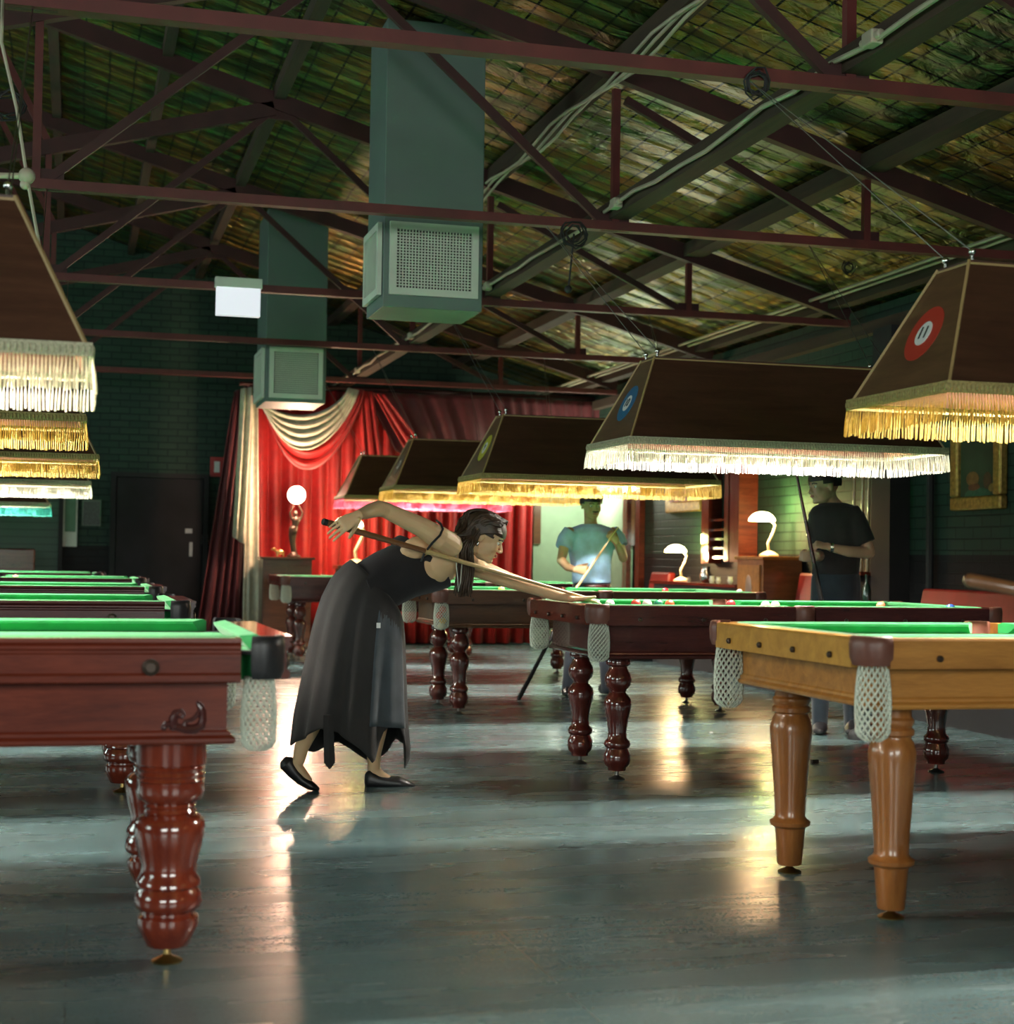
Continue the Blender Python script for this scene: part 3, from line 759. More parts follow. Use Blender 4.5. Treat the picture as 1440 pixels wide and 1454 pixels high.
make_lamp('brown billiard lamp with ivory fringe and the blue disc', (3.57, 7.85, 1.585), 'fr_white', 'gimp_w', PW, WARM, disc_blue, '10')
make_lamp('brown billiard lamp with gold fringe and the yellow disc', (3.62, 11.05, 1.555), 'fr_gold', 'gimp', PW, WARM, disc_yel, '9')
make_lamp('brown gold fringed billiard lamp partly hidden by the one with the yellow disc', (3.62, 14.2, 1.60), 'fr_gold', 'gimp', PW, WARM, disc_blk, '8')
make_lamp('dark billiard lamp with bright pink fringe before the red curtains', (3.60, 16.75, 1.60), 'fr_pink', 'gimp', PW * .8, (1, .8, .75), None)
make_lamp('brown billiard lamp with beige fringe nearest the viewer at left', (-.87, 4.8, 1.53), 'fr_beige', 'gimp_w', PW, WARM, None)
make_lamp('brown billiard lamp with gold fringe second in the left row', (-.87, 7.95, 1.60), 'fr_gold', 'gimp', PW, WARM, None)
make_lamp('brown billiard lamp with gold fringe third in the left row, lit corner tassel', (-.77, 11.05, 1.60), 'fr_gold', 'gimp', PW, WARM, None)
make_lamp('billiard lamp with ivory fringe fourth in the left row', (-.79, 14.2, 1.56), 'fr_white', 'gimp_w', PW, WARM, None)
make_lamp('small-looking red billiard lamp with turquoise fringe, farthest at left', (-1.17, 17.3, 1.46), 'fr_teal', 'gimp_w', PW * .6, (.85, 1, .95), None)
# assumed next table and lamp of the right row, unseen, lighting the foreground floor
dup(t11, (3.55, 1.65, 0), 'honey oak billiard table beside the viewer, outside the picture')
make_lamp('billiard lamp beside the viewer, outside the picture', (3.55, 1.65, 1.54), 'fr_gold', 'gimp', PW, WARM, None)

# ================================================================== BACK WALL AND CURTAINS
CY = 19.2
def drape(name, mt, pts_top, pts_bot, y0, amp=.05, folds=10, rows=14, parent=None, bulge=0, sag=0, thick=.012, seed=1):
    """hanging cloth between a top polyline and a bottom polyline given as points"""
    r = random.Random(seed); cols = folds * 6; ph = r.uniform(0, 6)
    def interp(P_, t):
        k = t * (len(P_) - 1); i = min(int(k), len(P_) - 2); return P_[i].lerp(P_[i + 1], k - i)
    vs = []
    for j in range(rows + 1):
        v = j / rows
        for i in range(cols + 1):
            u = i / cols
            p = interp(pts_top, u).lerp(interp(pts_bot, u), v)
            f = math.sin(2 * PI * folds * u + ph + .9 * math.sin(3 * u * PI + ph)) + .35 * math.sin(2 * PI * folds * 2.3 * u + 1.7 * ph)
            p = p + Vector((0, -amp * (f * (.45 + .55 * v) + bulge * math.sin(PI * v)), -sag * math.sin(PI * u)))
            vs.append(p)
    fs = [(j * (cols + 1) + i, j * (cols + 1) + i + 1, (j + 1) * (cols + 1) + i + 1, (j + 1) * (cols + 1) + i) for j in range(rows) for i in range(cols)]
    mb = MB(); mb.add(vs, fs)
    o = mb.build(name, mt, parent, smooth='full', absolute=parent is not None)
    sd = o.modifiers.new('thick', 'SOLIDIFY'); sd.thickness = thick
    return o
def A(px, py, y=CY): return at(px, py, Y=y)
def AZ(px, py, z, y=CY):
    p = at(px, py, Y=y); p.z = z; return p
cr = thing('stage_curtain', 'red velvet curtain hanging in folds behind the glowing globe lamp', 'curtain', tuple(AZ(440, 800, 0, 19.3)))
drape('curtain_cloth', M['velvet'], [AZ(352, 560, 3.12, 19.4), AZ(760, 560, 3.12, 19.4)], [AZ(352, 900, .02, 19.4), AZ(752, 900, .02, 19.4)], 0, .085, 21, 8, cr, seed=3)
MB().tube([AZ(340, 550, 3.16, 19.35), AZ(850, 550, 3.16, 19.35)], .025, 8).build('curtain_rail', M['oxide_dark'], cr, absolute=True)
# wine valance along the top
vt = thing('curtain_valance', 'dark wine red valance swagged along the top of the wall right of the curtain', 'curtain', tuple(A(690, 620, 19.1)))
drape('swag_cloth', M['wine'], [A(515, 556, 19.1), A(600, 560, 19.1), A(700, 562, 19.1)], [A(560, 640, 19.1), A(640, 668, 19.1), A(705, 640, 19.1)], 0, .04, 5, 12, vt, bulge=1, seed=4)
drape('swag_cloth', M['wine'], [A(690, 562, 19.15), A(860, 572, 19.15)], [A(700, 640, 19.15), A(862, 640, 19.15)], 0, .045, 9, 8, vt, seed=5)
drape('cloth_tail', M['velvet'], [A(508, 556, 19.0), A(530, 556, 19.0)], [A(516, 700, 19.0), A(545, 662, 19.0)], 0, .05, 3, 8, vt, seed=6)
drape('cloth_tail', M['velvet'], [A(530, 558, 18.98), A(545, 560, 18.98)], [A(575, 640, 18.98), A(592, 622, 18.98)], 0, .04, 2, 8, vt, seed=7)
# swag over the lamp: red below, cream above
def swag(name, mt, left, right, depth0, depth1, y, parent, n=30, rows=26, amp=.055, seed=1):
    """crescent of cloth from left to right, hanging between sag depth0 and depth1 (metres)"""
    vs = []; r = random.Random(seed)
    for j in range(rows + 1):
        v = j / rows
        for i in range(n + 1):
            u = i / n; s_ = 4 * u * (1 - u)
            base = left.lerp(right, u)
            d = (depth0 + (depth1 - depth0) * v) * (s_ ** .8)
            w_ = (v - .5) * .12
            vs.append(Vector((base.x + w_ * (1 - s_) * (1 if u < .5 else 1), y - amp * math.sin(v * 2 * PI * 4.2 + seed + 1.6 * u) * (.5 + .5 * s_) - .05 * s_, base.z - d - .02 * v)))
    fs = [(j * (n + 1) + i, j * (n + 1) + i + 1, (j + 1) * (n + 1) + i + 1, (j + 1) * (n + 1) + i) for j in range(rows) for i in range(n)]
    o = MB().add(vs, fs).build(name, mt, parent, smooth='full', absolute=parent is not None)
    sd = o.modifiers.new('thick', 'SOLIDIFY'); sd.thickness = .012; return o
sw = thing('curtain_swag', 'cream satin swag looped above the globe lamp, with a red swag under it', 'curtain', tuple(A(430, 620, 19.0)))
swag('red_swag', M['velvet'], A(368, 560, 18.95), A(512, 552, 18.95), .35, .92, 18.95, sw, seed=2)
swag('cream_swag', M['cream_cloth'], A(366, 562, 18.88), A(502, 552, 18.88), .28, .68, 18.86, sw, seed=5)
# left side drapes
ld = thing('side_drape', 'wine red side drape slanting down at the left end of the curtains', 'curtain', tuple(AZ(320, 870, 0, 19.1)))
drape('wine_cloth', M['wine'], [A(332, 556, 19.1), A(362, 545, 19.1)], [AZ(276, 880, .03, 19.0), AZ(345, 880, .03, 19.0)], 0, .06, 5, 12, ld, seed=8)
cd_ = thing('side_drape', 'cream satin drape hanging to the floor beside the wine red one', 'curtain', tuple(AZ(352, 870, 0, 19.0)))
drape('cream_cloth', M['cream_cloth'], [A(352, 556, 18.95), A(366, 560, 18.95)], [AZ(344, 890, .03, 18.9), AZ(368, 890, .03, 18.9)], 0, .04, 2, 12, cd_, seed=9)
drape('cream_tail', M['cream_cloth'], [A(342, 552, 18.9), A(358, 550, 18.9)], [A(330, 762, 18.85), A(346, 772, 18.85)], 0, .045, 2, 10, cd_, bulge=.8, seed=10)

# wooden cabinet with globe lamp statue
def box_px(mb, x0, x1, y0, y1, z0, z1, mi=0): return mb.box((x0, y0, z0), (x1, y1, z1), mi)
c0, c1 = A(371, 800, 18.45), A(446, 800, 18.45)
ztop = A(410, 791, 18.45).z
cb = thing('wooden_cabinet', 'brown wooden cabinet carrying the statue lamp, left of the bending woman', 'cabinet', ((c0.x + c1.x) / 2, 18.65, 0))
MB().box((c0.x + .02, 18.47, .02), (c1.x - .02, 18.85, ztop - .03)).build('body', M['brown'], cb, absolute=True, bevel=.005)
MB().box((c0.x - .01, 18.44, ztop - .03), (c1.x + .01, 18.87, ztop)).build('top', M['brown'], cb, absolute=True, bevel=.005)
for a, b in ((.05, .48), (.52, .95)):
    wdt = c1.x - c0.x; d = MB().box((c0.x + wdt * a, 18.455, .10), (c0.x + wdt * b, 18.47, ztop - .10)).build('door', M['brown'], cb, absolute=True, bevel=.004)
    MB().ball((c0.x + wdt * (b - .04 if a < .2 else a + .04), 18.445, .6), .014, 10, 8).build('knob', M['brass'], d, absolute=True)
# statue lamp
sx_ = A(417, 780, 18.6).x
st = thing('statue_lamp', 'dark female figure statue holding up a glowing white globe lamp', 'lamp', (sx_, 18.6, ztop))
fig = MB(); H = A(420, 718, 18.6).z - ztop
def zz(f): return ztop + H * f
fig.lathe([(.085, 0), (.085, .02), (.05, .035), (.045, .05)], (sx_, 18.6, ztop), 16)
fig.tube([(sx_ - .005, 18.6, zz(.07)), (sx_ - .02, 18.6, zz(.25)), (sx_ - .03, 18.6, zz(.42)), (sx_ - .015, 18.6, zz(.54))], [.022, .028, .036, .05], 10, rnd=True)
fig.tube([(sx_ + .02, 18.6, zz(.07)), (sx_ - .002, 18.6, zz(.28)), (sx_ + .0, 18.6, zz(.5))], [.018, .024, .034], 10, rnd=True)
fig.tube([(sx_ - .01, 18.6, zz(.5)), (sx_ + .012, 18.6, zz(.60)), (sx_ + .02, 18.6, zz(.72))], [.05, .036, .052], 10, rnd=True)
fig.tube([(sx_ + .02, 18.6, zz(.72)), (sx_ + .018, 18.6, zz(.80))], [.02, .018], 8, rnd=True)
fig.ell((sx_ + .015, 18.59, zz(.84)), ((1, 0, 0), (0, 1, 0), (0, 0, 1)), (.032, .036, .042), 12, 8)
for s in (-1, 1):
    fig.tube([(sx_ + .02 + s * .05, 18.6, zz(.74)), (sx_ + .02 + s * .075, 18.58, zz(.86)), (sx_ + .02 + s * .03, 18.58, zz(1.0))], [.018, .014, .010], 8, rnd=True)
fuse(fig.build('figure', M['bronze'], st, smooth='full', absolute=True), .008, 2)
gz = A(420, 703, 18.6).z
MB().ball((sx_ + .02, 18.58, gz), .105, 24, 16).build('globe', emit('globe_glow', (1, .80, .62), 14), st, smooth='full', absolute=True)
pl = bpy.data.lights.new('globe_light', 'POINT'); pl.energy = 100; pl.color = (1, .60, .40); pl.shadow_soft_size = .1
plo = bpy.data.objects.new('globe_light', pl); COL.objects.link(plo); plo.parent = st; plo.location = (.02, -.15, gz - ztop + .02)
# small animal figurine
an = A(398, 785, 18.58)
el = MB(); z0 = ztop
el.ell((an.x, 18.58, z0 + .055), ((1, 0, 0), (0, 1, 0), (0, 0, 1)), (.055, .028, .03), 12, 8)
for dx in (-.035, .035):
    for dy in (-.014, .014): el.tube([(an.x + dx, 18.58 + dy, z0 + .004), (an.x + dx, 18.58 + dy, z0 + .045)], .010, 8)
el.tube([(an.x - .05, 18.58, z0 + .07), (an.x - .075, 18.58, z0 + .095), (an.x - .10, 18.58, z0 + .085)], [.018, .022, .012], 8, rnd=True)
fo = fuse(el.build('animal_figurine', M['brass'], None, smooth='full', base=True), .006, 1)
tag(fo, 'small gilt four-legged animal figurine on the cabinet left of the statue lamp', 'figurine')

def banker_lamp(label, loc, flip=1, scale=1.0, energy=9, kind='glass'):
    t = thing('desk_lamp', label, 'lamp', loc, 'glass shaded desk lamps'); s = scale
    x, y, z = loc; gm = M.get('lamp_glass') or M.setdefault('lamp_glass', emit('lamp_glass', (1, .82, .52), 5.5, (.7, .8, .5)))
    cm = M.setdefault('lamp_cream', plain('lamp_cream', (.75, .62, .42), .3))
    MB().lathe([(.075 * s, 0), (.075 * s, .012 * s), (.05 * s, .03 * s), (.018 * s, .045 * s)], (0, 0, 0), 20).build('base', cm, t, smooth=True)
    MB().tube([(0, 0, .04 * s), (-.01 * s * flip, 0, .10 * s), (.035 * s * flip, 0, .19 * s), (.05 * s * flip, 0, .24 * s), (.0, 0, .30 * s)], .011 * s, 8, rnd=True).build('arm', cm, t, smooth=True)
    prof = []
    mb = MB(); rs = []
    n = 14
    for k in range(9):
        u = k / 8 * 2 - 1; r = .075 * s * math.sqrt(max(.02, 1 - u * u * .85))
        ring = [Vector((-.06 * s * flip + u * .10 * s, r * math.cos(PI * i / n) * 1.0, .27 * s + r * math.sin(PI * i / n))) for i in range(n + 1)]
        ring += [Vector((p.x, p.y * .92, .27 * s + (p.z - .27 * s) * .92)) for p in reversed(ring)]
        rs.append(ring)
    mb.rings(rs); sh = mb.build('glass_shade', gm, t, smooth=True)
    sh.visible_shadow = True
    l = bpy.data.lights.new('desk_lamp_light', 'POINT'); l.energy = energy; l.color = (1, .62, .30); l.shadow_soft_size = .04
    o = bpy.data.objects.new('desk_lamp_light', l); COL.objects.link(o); o.parent = t; o.location = (-.06 * s * flip, 0, .24 * s)
    g = bpy.data.lights.new('desk_lamp_glow', 'POINT'); g.energy = energy * .5; g.color = (.80, .95, .30); g.shadow_soft_size = .05
    o = bpy.data.objects.new('desk_lamp_glow', g); COL.objects.link(o); o.parent = t; o.location = (.04 * s, .02, .40 * s)
    return t
# plinth and white bent lamp behind the woman's hand
b0 = A(506, 822, 18.7)
sd = thing('side_table', 'low dark side table behind the far billiard table, under the bent pink-lit lamp', 'table', (b0.x, 18.75, 0))
MB().box((b0.x - .25, 18.55, .94), (b0.x + .25, 18.95, .98)).build('tabletop', M['brown'], sd, absolute=True, bevel=.005)
for q in (-.2, .2):
    for r in (18.6, 18.9): MB().box((b0.x + q - .02, r - .02, 0), (b0.x + q + .02, r + .02, .94)).build('leg', M['brown'], sd, absolute=True)
banker_lamp('bent arm desk lamp glowing pink under the hand that grips the cue', (b0.x, 18.72, .98), 1, 1.7, 9)

# door, shutter, notices of the back wall
d0, d1 = at(163, 800, Y=YB - .02), at(286, 800, Y=YB - .02); dz = at(200, 678, Y=YB - .02).z
struct(MB().box((d0.x, YB - .05, .005), (d1.x, YB - .002, dz)).build('door_1', M['dark_door'], bevel=.006))
fr = MB(); fr.box((d0.x - .07, YB - .07, 0), (d0.x - .005, YB - .002, dz + .06)); fr.box((d1.x + .005, YB - .07, 0), (d1.x + .07, YB - .002, dz + .06)); fr.box((d0.x - .005, YB - .07, dz + .005), (d1.x + .005, YB - .002, dz + .06))
struct(fr.build('trim_20', M['black']))
h = at(271, 780, Y=YB - .06)
t = thing('door_fitting', 'pale push plate and lock on the black door', 'door handle', tuple(h))
MB().box((h.x - .02, YB - .07, h.z - .09), (h.x + .02, YB - .052, h.z + .09)).build('push_plate', M['wire'], t, absolute=True)
k = at(268, 754, Y=YB - .06); MB().box((k.x - .045, YB - .075, k.z - .03), (k.x + .045, YB - .052, k.z + .03)).build('lock_case', M['wire'], t, absolute=True)
k = at(291, 766, Y=YB - .01)
tag(MB().box((k.x - .04, YB - .03, k.z - .065), (k.x + .04, YB - .001, k.z + .065)).build('light_switch', M['white'], base=True, bevel=.004), 'white light switch plate right of the black door', 'switch')
k = at(308, 663, Y=YB - .01)
t = thing('fire_sign', 'small red and white fire equipment sign above the door at left of the curtains', 'sign', (k.x, YB, k.z - .13))
MB().box((k.x - .085, YB - .015, k.z - .125), (k.x + .085, YB - .002, k.z + .125)).build('red_plate', plain('sign_red', (.42, .03, .03), .4), t, absolute=True)
MB().box((k.x - .035, YB - .020, k.z - .07), (k.x + .035, YB - .0155, k.z + .07)).build('white_symbol', M['white'], t, absolute=True)
s0, s1 = at(-60, 800, Y=YB), at(82, 800, Y=YB)
t = thing('roller_shutter', 'green slatted roller shutter on the back wall at far left', 'shutter', ((s0.x + s1.x) / 2, YB, 0))
MB().box((s0.x, YB - .05, .0), (s1.x, YB - .003, at(40, 690, Y=YB).z)).build('shutter_curtain', shutter_mat((.045, .085, .062)), t, absolute=True)
MB().box((s1.x + .0, YB - .10, 0), (s1.x + .05, YB - .003, 2.2)).build('guide_rail', M['black'], t, absolute=True)
k = at(100, 730, Y=YB - .05)
t = thing('notice_strip', 'tall narrow pale green notice strip between the shutter and the notice board', 'notice', (k.x, YB, k.z - .4))
MB().box((k.x - .085, YB - .04, at(97, 776, Y=YB).z), (k.x + .085, YB - .003, at(97, 680, Y=YB).z)).build('frame', M['grille'], t, absolute=True)
MB().box((k.x - .065, YB - .046, at(97, 755, Y=YB).z), (k.x + .065, YB - .041, at(97, 686, Y=YB).z)).build('panel', plain('notice_green', (.10, .22, .13), .5), t, absolute=True)
k = at(130, 728, Y=YB - .05)
t = thing('notice_board', 'small framed grey notice on the back wall left of the black door', 'notice', (k.x, YB, k.z - .17))
MB().box((k.x - .115, YB - .03, k.z - .165), (k.x + .115, YB - .003, k.z + .165)).build('frame', plain('notice_frame', (.12, .16, .12), .5), t, absolute=True)
MB().box((k.x - .10, YB - .036, k.z - .15), (k.x + .10, YB - .031, k.z + .14)).build('panel', plain('notice_grey', (.04, .055, .045), .4, scale=30, vary=.5), t, absolute=True)
# wooden armchair by the shutter
k = at(20, 795, Y=19.4)
t = thing('wooden_armchair', 'dark wooden armchair against the roller shutter', 'chair', (k.x, 19.4, 0))
MB().box((k.x - .25, 19.15, .42), (k.x + .25, 19.65, .50)).build('seat', M['walnut'], t, absolute=True, bevel=.02)
MB().box((k.x - .23, 19.62, .52), (k.x + .23, 19.68, 1.12)).build('backrest', M['walnut'], t, absolute=True, bevel=.02)
for sx in (-1, 1):
    for yy in (19.2, 19.6): MB().tube([(k.x + sx * .21, yy, 0), (k.x + sx * .21, yy, .42)], .022, 8).build('leg', M['brown'], t, absolute=True)
    MB().tube([(k.x + sx * .27, 19.2, .5), (k.x + sx * .29, 19.22, .72), (k.x + sx * .28, 19.6, .76)], .02, 8, rnd=True).build('armrest', M['brown'], t, absolute=True)

# ================================================================== RIGHT WALL
# pale lit wall panel at the far end of the room
a, b = at(757, 800, Y=19.6), at(830, 800, Y=19.6)
struct(MB().box((a.x, 19.6, 0), (XR - .002, 19.7, 2.6)).build('trim_21', M['pale_wall']))
struct(MB().box((XR - .03, 17.9, .0), (XR - .003, 19.6, 2.3)).build('trim_22', M['pale_wall']))
pz = at(765, 720, Y=19.5)
t = thing('hanging_picture', 'dark narrow picture on the pale green wall left of the blue shirted man', 'picture', (at(762, 700, Y=19.58).x, 19.58, at(762, 772, Y=19.58).z))
q0, q1 = at(757, 772, Y=19.58), at(768, 715, Y=19.58)
MB().box((q0.x, 19.56, q0.z), (q1.x, 19.598, q1.z + .2)).build('frame', M['brown'], t, absolute=True)
# tall mirror frame
def wallbox(px0, px1, py0, py1, x0, x1, mb=None, mi=0):
    """box against the right wall spanning px0..px1 horizontally and py0..py1 vertically at x1"""
    ya, yb = at(px0, 750, X=x0).y, at(px1, 750, X=x0).y
    zm = (at((px0 + px1) / 2, py0, X=x0).z, at((px0 + px1) / 2, py1, X=x0).z)
    return (mb or MB()).box((x0, min(ya, yb), min(zm)), (x1, max(ya, yb), max(zm)), mi)
t = thing('wall_mirror', 'tall mahogany framed mirror on the wall right of the blue shirted man', 'mirror', (XR, at(893, 750, X=6.3).y, .75))
W0 = 6.33
wallbox(884, 890, 660, 838, W0, XR - .002).build('frame_side', M['mahog'], t, absolute=True)
wallbox(902, 908, 660, 838, W0, XR - .002).build('frame_side', M['mahog'], t, absolute=True)
wallbox(884, 908, 838, 846, W0, XR - .002).build('frame_bottom', M['mahog'], t, absolute=True)
m, nt, bs = new_mat('mirror_glass'); bs.inputs['Metallic'].default_value = 1; bs.inputs['Roughness'].default_value = .03; bs.inputs['Base Color'].default_value = (.8, .9, .82, 1)
wallbox(890, 902, 660, 838, W0 + .03, XR - .002).build('glass', m, t, absolute=True)
t = thing('framed_picture', 'gilt framed picture with red paint, above the small desk lamp', 'picture', (XR, at(970, 700, X=6.36).y, at(970, 725, X=6.36).z))
wallbox(944, 994, 640, 727, 6.35, XR - .002).build('frame', M['gold_frame'], t, absolute=True, bevel=.012)
wallbox(950, 989, 655, 712, 6.335, 6.349).build('canvas', plain('canvas_red', (.25, .05, .03), .5, vary=.9, scale=20), t, absolute=True)
# mahogany score rack with rungs
t = thing('wall_rack', 'mahogany wall rack with rungs between the two desk lamps', 'rack', (XR, at(1025, 700, X=6.3).y, 1.05))
wallbox(996, 1006, 600, 800, 6.25, XR - .002).build('side_post', M['mahog'], t, absolute=True)
wallbox(1028, 1034, 600, 798, 6.27, XR - .002).build('side_post', M['mahog'], t, absolute=True)
wallbox(1036, 1049, 600, 798, 6.2, XR - .002).build('side_post', M['mahog'], t, absolute=True)
for y_ in (737, 751, 764, 777, 790):
    wallbox(1006, 1028, y_, y_ + 3, 6.28, XR - .002).build('rung', M['mahog'], t, absolute=True)
# low counter with lamp
y0, y1 = 13.86, at(922, 830, X=6.0).y
ct = at(985, 827, X=6.0).z
t = thing('side_counter', 'low dark red counter under the wall rack, with cups on it', 'counter', (6.2, (y0 + y1) / 2, .3))
MB().box((6.0, y0, ct - .035), (XR - .003, y1, ct)).build('worktop', M['mahog'], t, absolute=True, bevel=.004)
MB().box((6.04, y0 + .03, 0), (6.115, y1 - .03, ct - .036)).build('front_panel', M['black'], t, absolute=True)
banker_lamp('smaller desk lamp with glowing green glass shade on the low red counter', (6.12, at(968, 800, X=6.12).y, ct), 1, 1.12, 20)
for px_, hh, nm in ((1002, .16, 'tall dark jug in the middle of the low red counter'), (1011, .07, 'small cup right of the dark jug on the low counter'), (1020, .06, 'second small cup right of the dark jug'), (1037, .07, 'cup at the right end of the low red counter'), (978, .05, 'small white cup beside the smaller desk lamp')):
    yy = at(px_, 825, X=6.08).y
    tag(MB().lathe([(hh * .22, 0), (hh * .3, hh * .1), (hh * .34 + .006, hh * .45), (hh * .22 + .006, hh * .75), (hh * .25 + .006, hh), (hh * .2 + .004, hh), (hh * .18, hh * .75)], (6.08, yy, ct), 16).build('jug' if hh > .1 else 'cup', M['chrome'] if hh > .1 else M['grille'], base=True, smooth=True), nm, 'cup' if hh < .1 else 'jug', 'cups on the low counter')
# red seats
def bench(label, y0, y1, ztop, xb=6.12):
    t = thing('red_bench', label, 'bench', ((xb + .1), (y0 + y1) / 2, 0), 'red vinyl benches along the right wall')
    MB().box((5.72, y0, .0), (xb - .005, y1, .30)).build('base', M['black'], t, absolute=True)
    MB().box((5.70, y0, .305), (xb - .005, y1, .46)).build('seat', M['red_vinyl'], t, absolute=True, bevel=.03)
    mb = MB(); mb.rings([[(xb, y, .31), (xb + .15, y, .31), (xb + .21, y, ztop), (xb + .13, y, ztop)] for y in (y0, y1)])
    mb.build('backrest', M['red_vinyl'], t, absolute=True, bevel=.02)
    return t
bench('long red vinyl bench against the green wall behind the honey coloured table', 8.4, 10.86, at(1320, 836, X=6.2).z)
bench('red vinyl bench just behind the man in black', 12.2, 13.0, at(1140, 814, X=6.2).z)
bench('red vinyl bench beyond the low counter near the mirror', y1 + .06, y1 + .62, at(918, 812, X=6.2).z)
# gramophone-like cabinet
t = thing('radio_cabinet', 'tall walnut cabinet with an oval window, carrying the larger desk lamp', 'cabinet', (6.2, 13.5, 0))
zc = at(1085, 790, X=6.0).z
MB().box((6.0, 13.22, .31), (6.115, 13.80, zc - .03)).box((6.115, 13.22, .31), (6.38, 13.80, zc - .03)).build('body', wood('cabinet_walnut', (.16, .06, .02), (.30, .12, .04), .3, .5), t, absolute=True)
MB().box((5.98, 13.19, zc - .03), (6.39, 13.83, zc)).build('top', M['honey'], t, absolute=True, bevel=.005)
MB().box((5.985, 13.27, .40), (5.999, 13.75, zc - .08)).build('door', M['honey'], t, absolute=True)
ov = MB(); ov.ell((5.984, 13.51, zc - .30), ((1, 0, 0), (0, 1, 0), (0, 0, 1)), (.006, .07, .13), 20, 10); ov.build('oval_window', M['wire'], t, absolute=True, smooth='full')
for sy in (13.26, 13.74): MB().box((6.03, sy - .025, 0), (6.08, sy + .025, .31)).build('leg', M['brown'], t, absolute=True)
banker_lamp('larger desk lamp with glowing glass shade on the walnut cabinet', (6.16, 13.45, zc), 1, 1.2, 24)
# cue rack with brass pipes behind the man in black
y_a, y_b = at(1206, 750, X=6.36).y, at(1248, 750, X=6.36).y
t = thing('cue_rack', 'wall cue rack behind the man in black', 'rack', (6.3, (y_a + y_b) / 2, .95))
zr = at(1230, 812, X=6.2).z
MB().box((6.2, min(y_a, y_b), zr - .03), (XR - .002, max(y_a, y_b), zr)).build('shelf', M['mahog'], t, absolute=True)
MB().box((6.34, y_b - .03, zr), (XR - .002, y_b + .03, 2.3)).build('side_post', M['mahog'], t, absolute=True)
MB().box((6.30, min(y_a, y_b), 2.2), (XR - .002, max(y_a, y_b), 2.26)).build('clip_bar', M['mahog'], t, absolute=True)
for px_, lb in ((1211, 'pale cue leftmost in the wall rack behind the man in black'), (1223, 'pale cue second from left in the wall rack'), (1232, 'pale cue rightmost in the wall rack, next to the mahogany post')):
    yy = at(px_, 750, X=6.27).y
    tag(MB().tube([(6.27, yy, zr + .001), (6.28, yy, zr + .4), (6.285, yy, 2.28)], [.016, .014, .006], 10).build('billiard_cue', M['cue'], base=True, smooth=True), lb, 'cue', 'cues in the wall rack')
yy = at(1234, 850, X=5.9).y
zbt = at(1234, 863, X=5.9).z
bt = thing('drinks_ledge', 'small dark ledge table right of the man in black', 'table', (5.9, yy, 0))
MB().box((5.78, yy - .12, zbt - .03), (6.02, yy + .12, zbt)).build('tabletop', M['walnut'], bt, absolute=True)
MB().tube([(5.9, yy, 0), (5.9, yy, zbt - .03)], .03, 10).build('pedestal', M['black'], bt, absolute=True)
tag(MB().lathe([(.032, 0), (.034, .01), (.034, .13), (.028, .16), (.013, .19), (.012, .24), (.015, .245), (.015, .255)], (5.88, yy, zbt), 16).build('glass_bottle', M['glass_dark'], base=True, smooth=True), 'dark green glass bottle right of the man in black', 'bottle')
# gilt framed still life
pa, pb = at(1353, 700, X=6.36), at(1425, 700, X=6.36)
zb_, zt_ = at(1388, 724, X=6.36).z, 2.22
ya, yb = pa.y, pb.y
t = thing('framed_still_life', 'gilt framed still life painting of fruit on the green wall at right', 'painting', (XR, (ya + yb) / 2, zb_))
fw = .10
for (u0, u1, z0, z1) in ((yb, ya, zb_, zb_ + fw), (yb, ya, zt_ - fw, zt_), (yb, yb + fw, zb_ + fw, zt_ - fw), (ya - fw, ya, zb_ + fw, zt_ - fw)):
    MB().box((6.33, u0, z0), (XR - .002, u1, z1)).build('frame_side', M['gold_frame'], t, absolute=True, bevel=.015)
cv = MB().box((6.365, yb + fw, zb_ + fw), (6.385, ya - fw, zt_ - fw)).build('canvas', plain('canvas_green', (.018, .055, .035), .4, vary=.4, scale=3), t, absolute=True)
def blob(nm, px_, py_, r, c, rz=1.0):
    p = at(px_, py_, X=6.362); mb = MB(); mb.ell((6.363, p.y, p.z), ((1, 0, 0), (0, 1, 0), (0, 0, 1)), (.002, r * 1.6, r * rz), 18, 8); mb.build(nm, plain('paint_' + nm, c, .5, vary=.3, scale=20), cv, absolute=True)
blob('painted_cloth', 1388, 702, .11, (.03, .12, .08), .45)
blob('painted_fruit', 1381, 680, .055, (.22, .10, .03)); blob('painted_fruit', 1383, 692, .05, (.16, .05, .02), .7); blob('painted_jug', 1402, 682, .035, (.09, .04, .02), 1.8); blob('painted_fruit', 1408, 692, .03, (.25, .16, .04))
# cue butt poking in at the right edge
p0 = at(1378, 824, Y=3.3); p1 = at(1470, 842, Y=3.25)
d = (p1 - p0).normalized()
tag(MB().tube([p0, p0 + d * .12, p0 + d * 1.45], [.0165, .0165, .0055], 14, rnd=True).build('billiard_cue', M['cue_butt'], base=True, smooth=True), 'brown cue butt poking into the picture at the right edge', 'cue')
# small litter on the floor
lp = at(1157, 1084, Z=0)
tag(MB().box((lp.x - .02, lp.y - .012, 0), (lp.x + .02, lp.y + .012, .022)).build('chalk_cube', M['bronze'], base=True, bevel=.003), 'small brown chalk cube lying on the floor left of the front oak table', 'chalk')
lp = at(1010, 1041, Z=0)
tag(MB().lathe([(.012, 0), (.014, .004), (.008, .010)], (lp.x, lp.y, 0), 10).build('paper_scrap', M['white'], base=True), 'tiny white scrap on the floor between the tables', 'scrap')

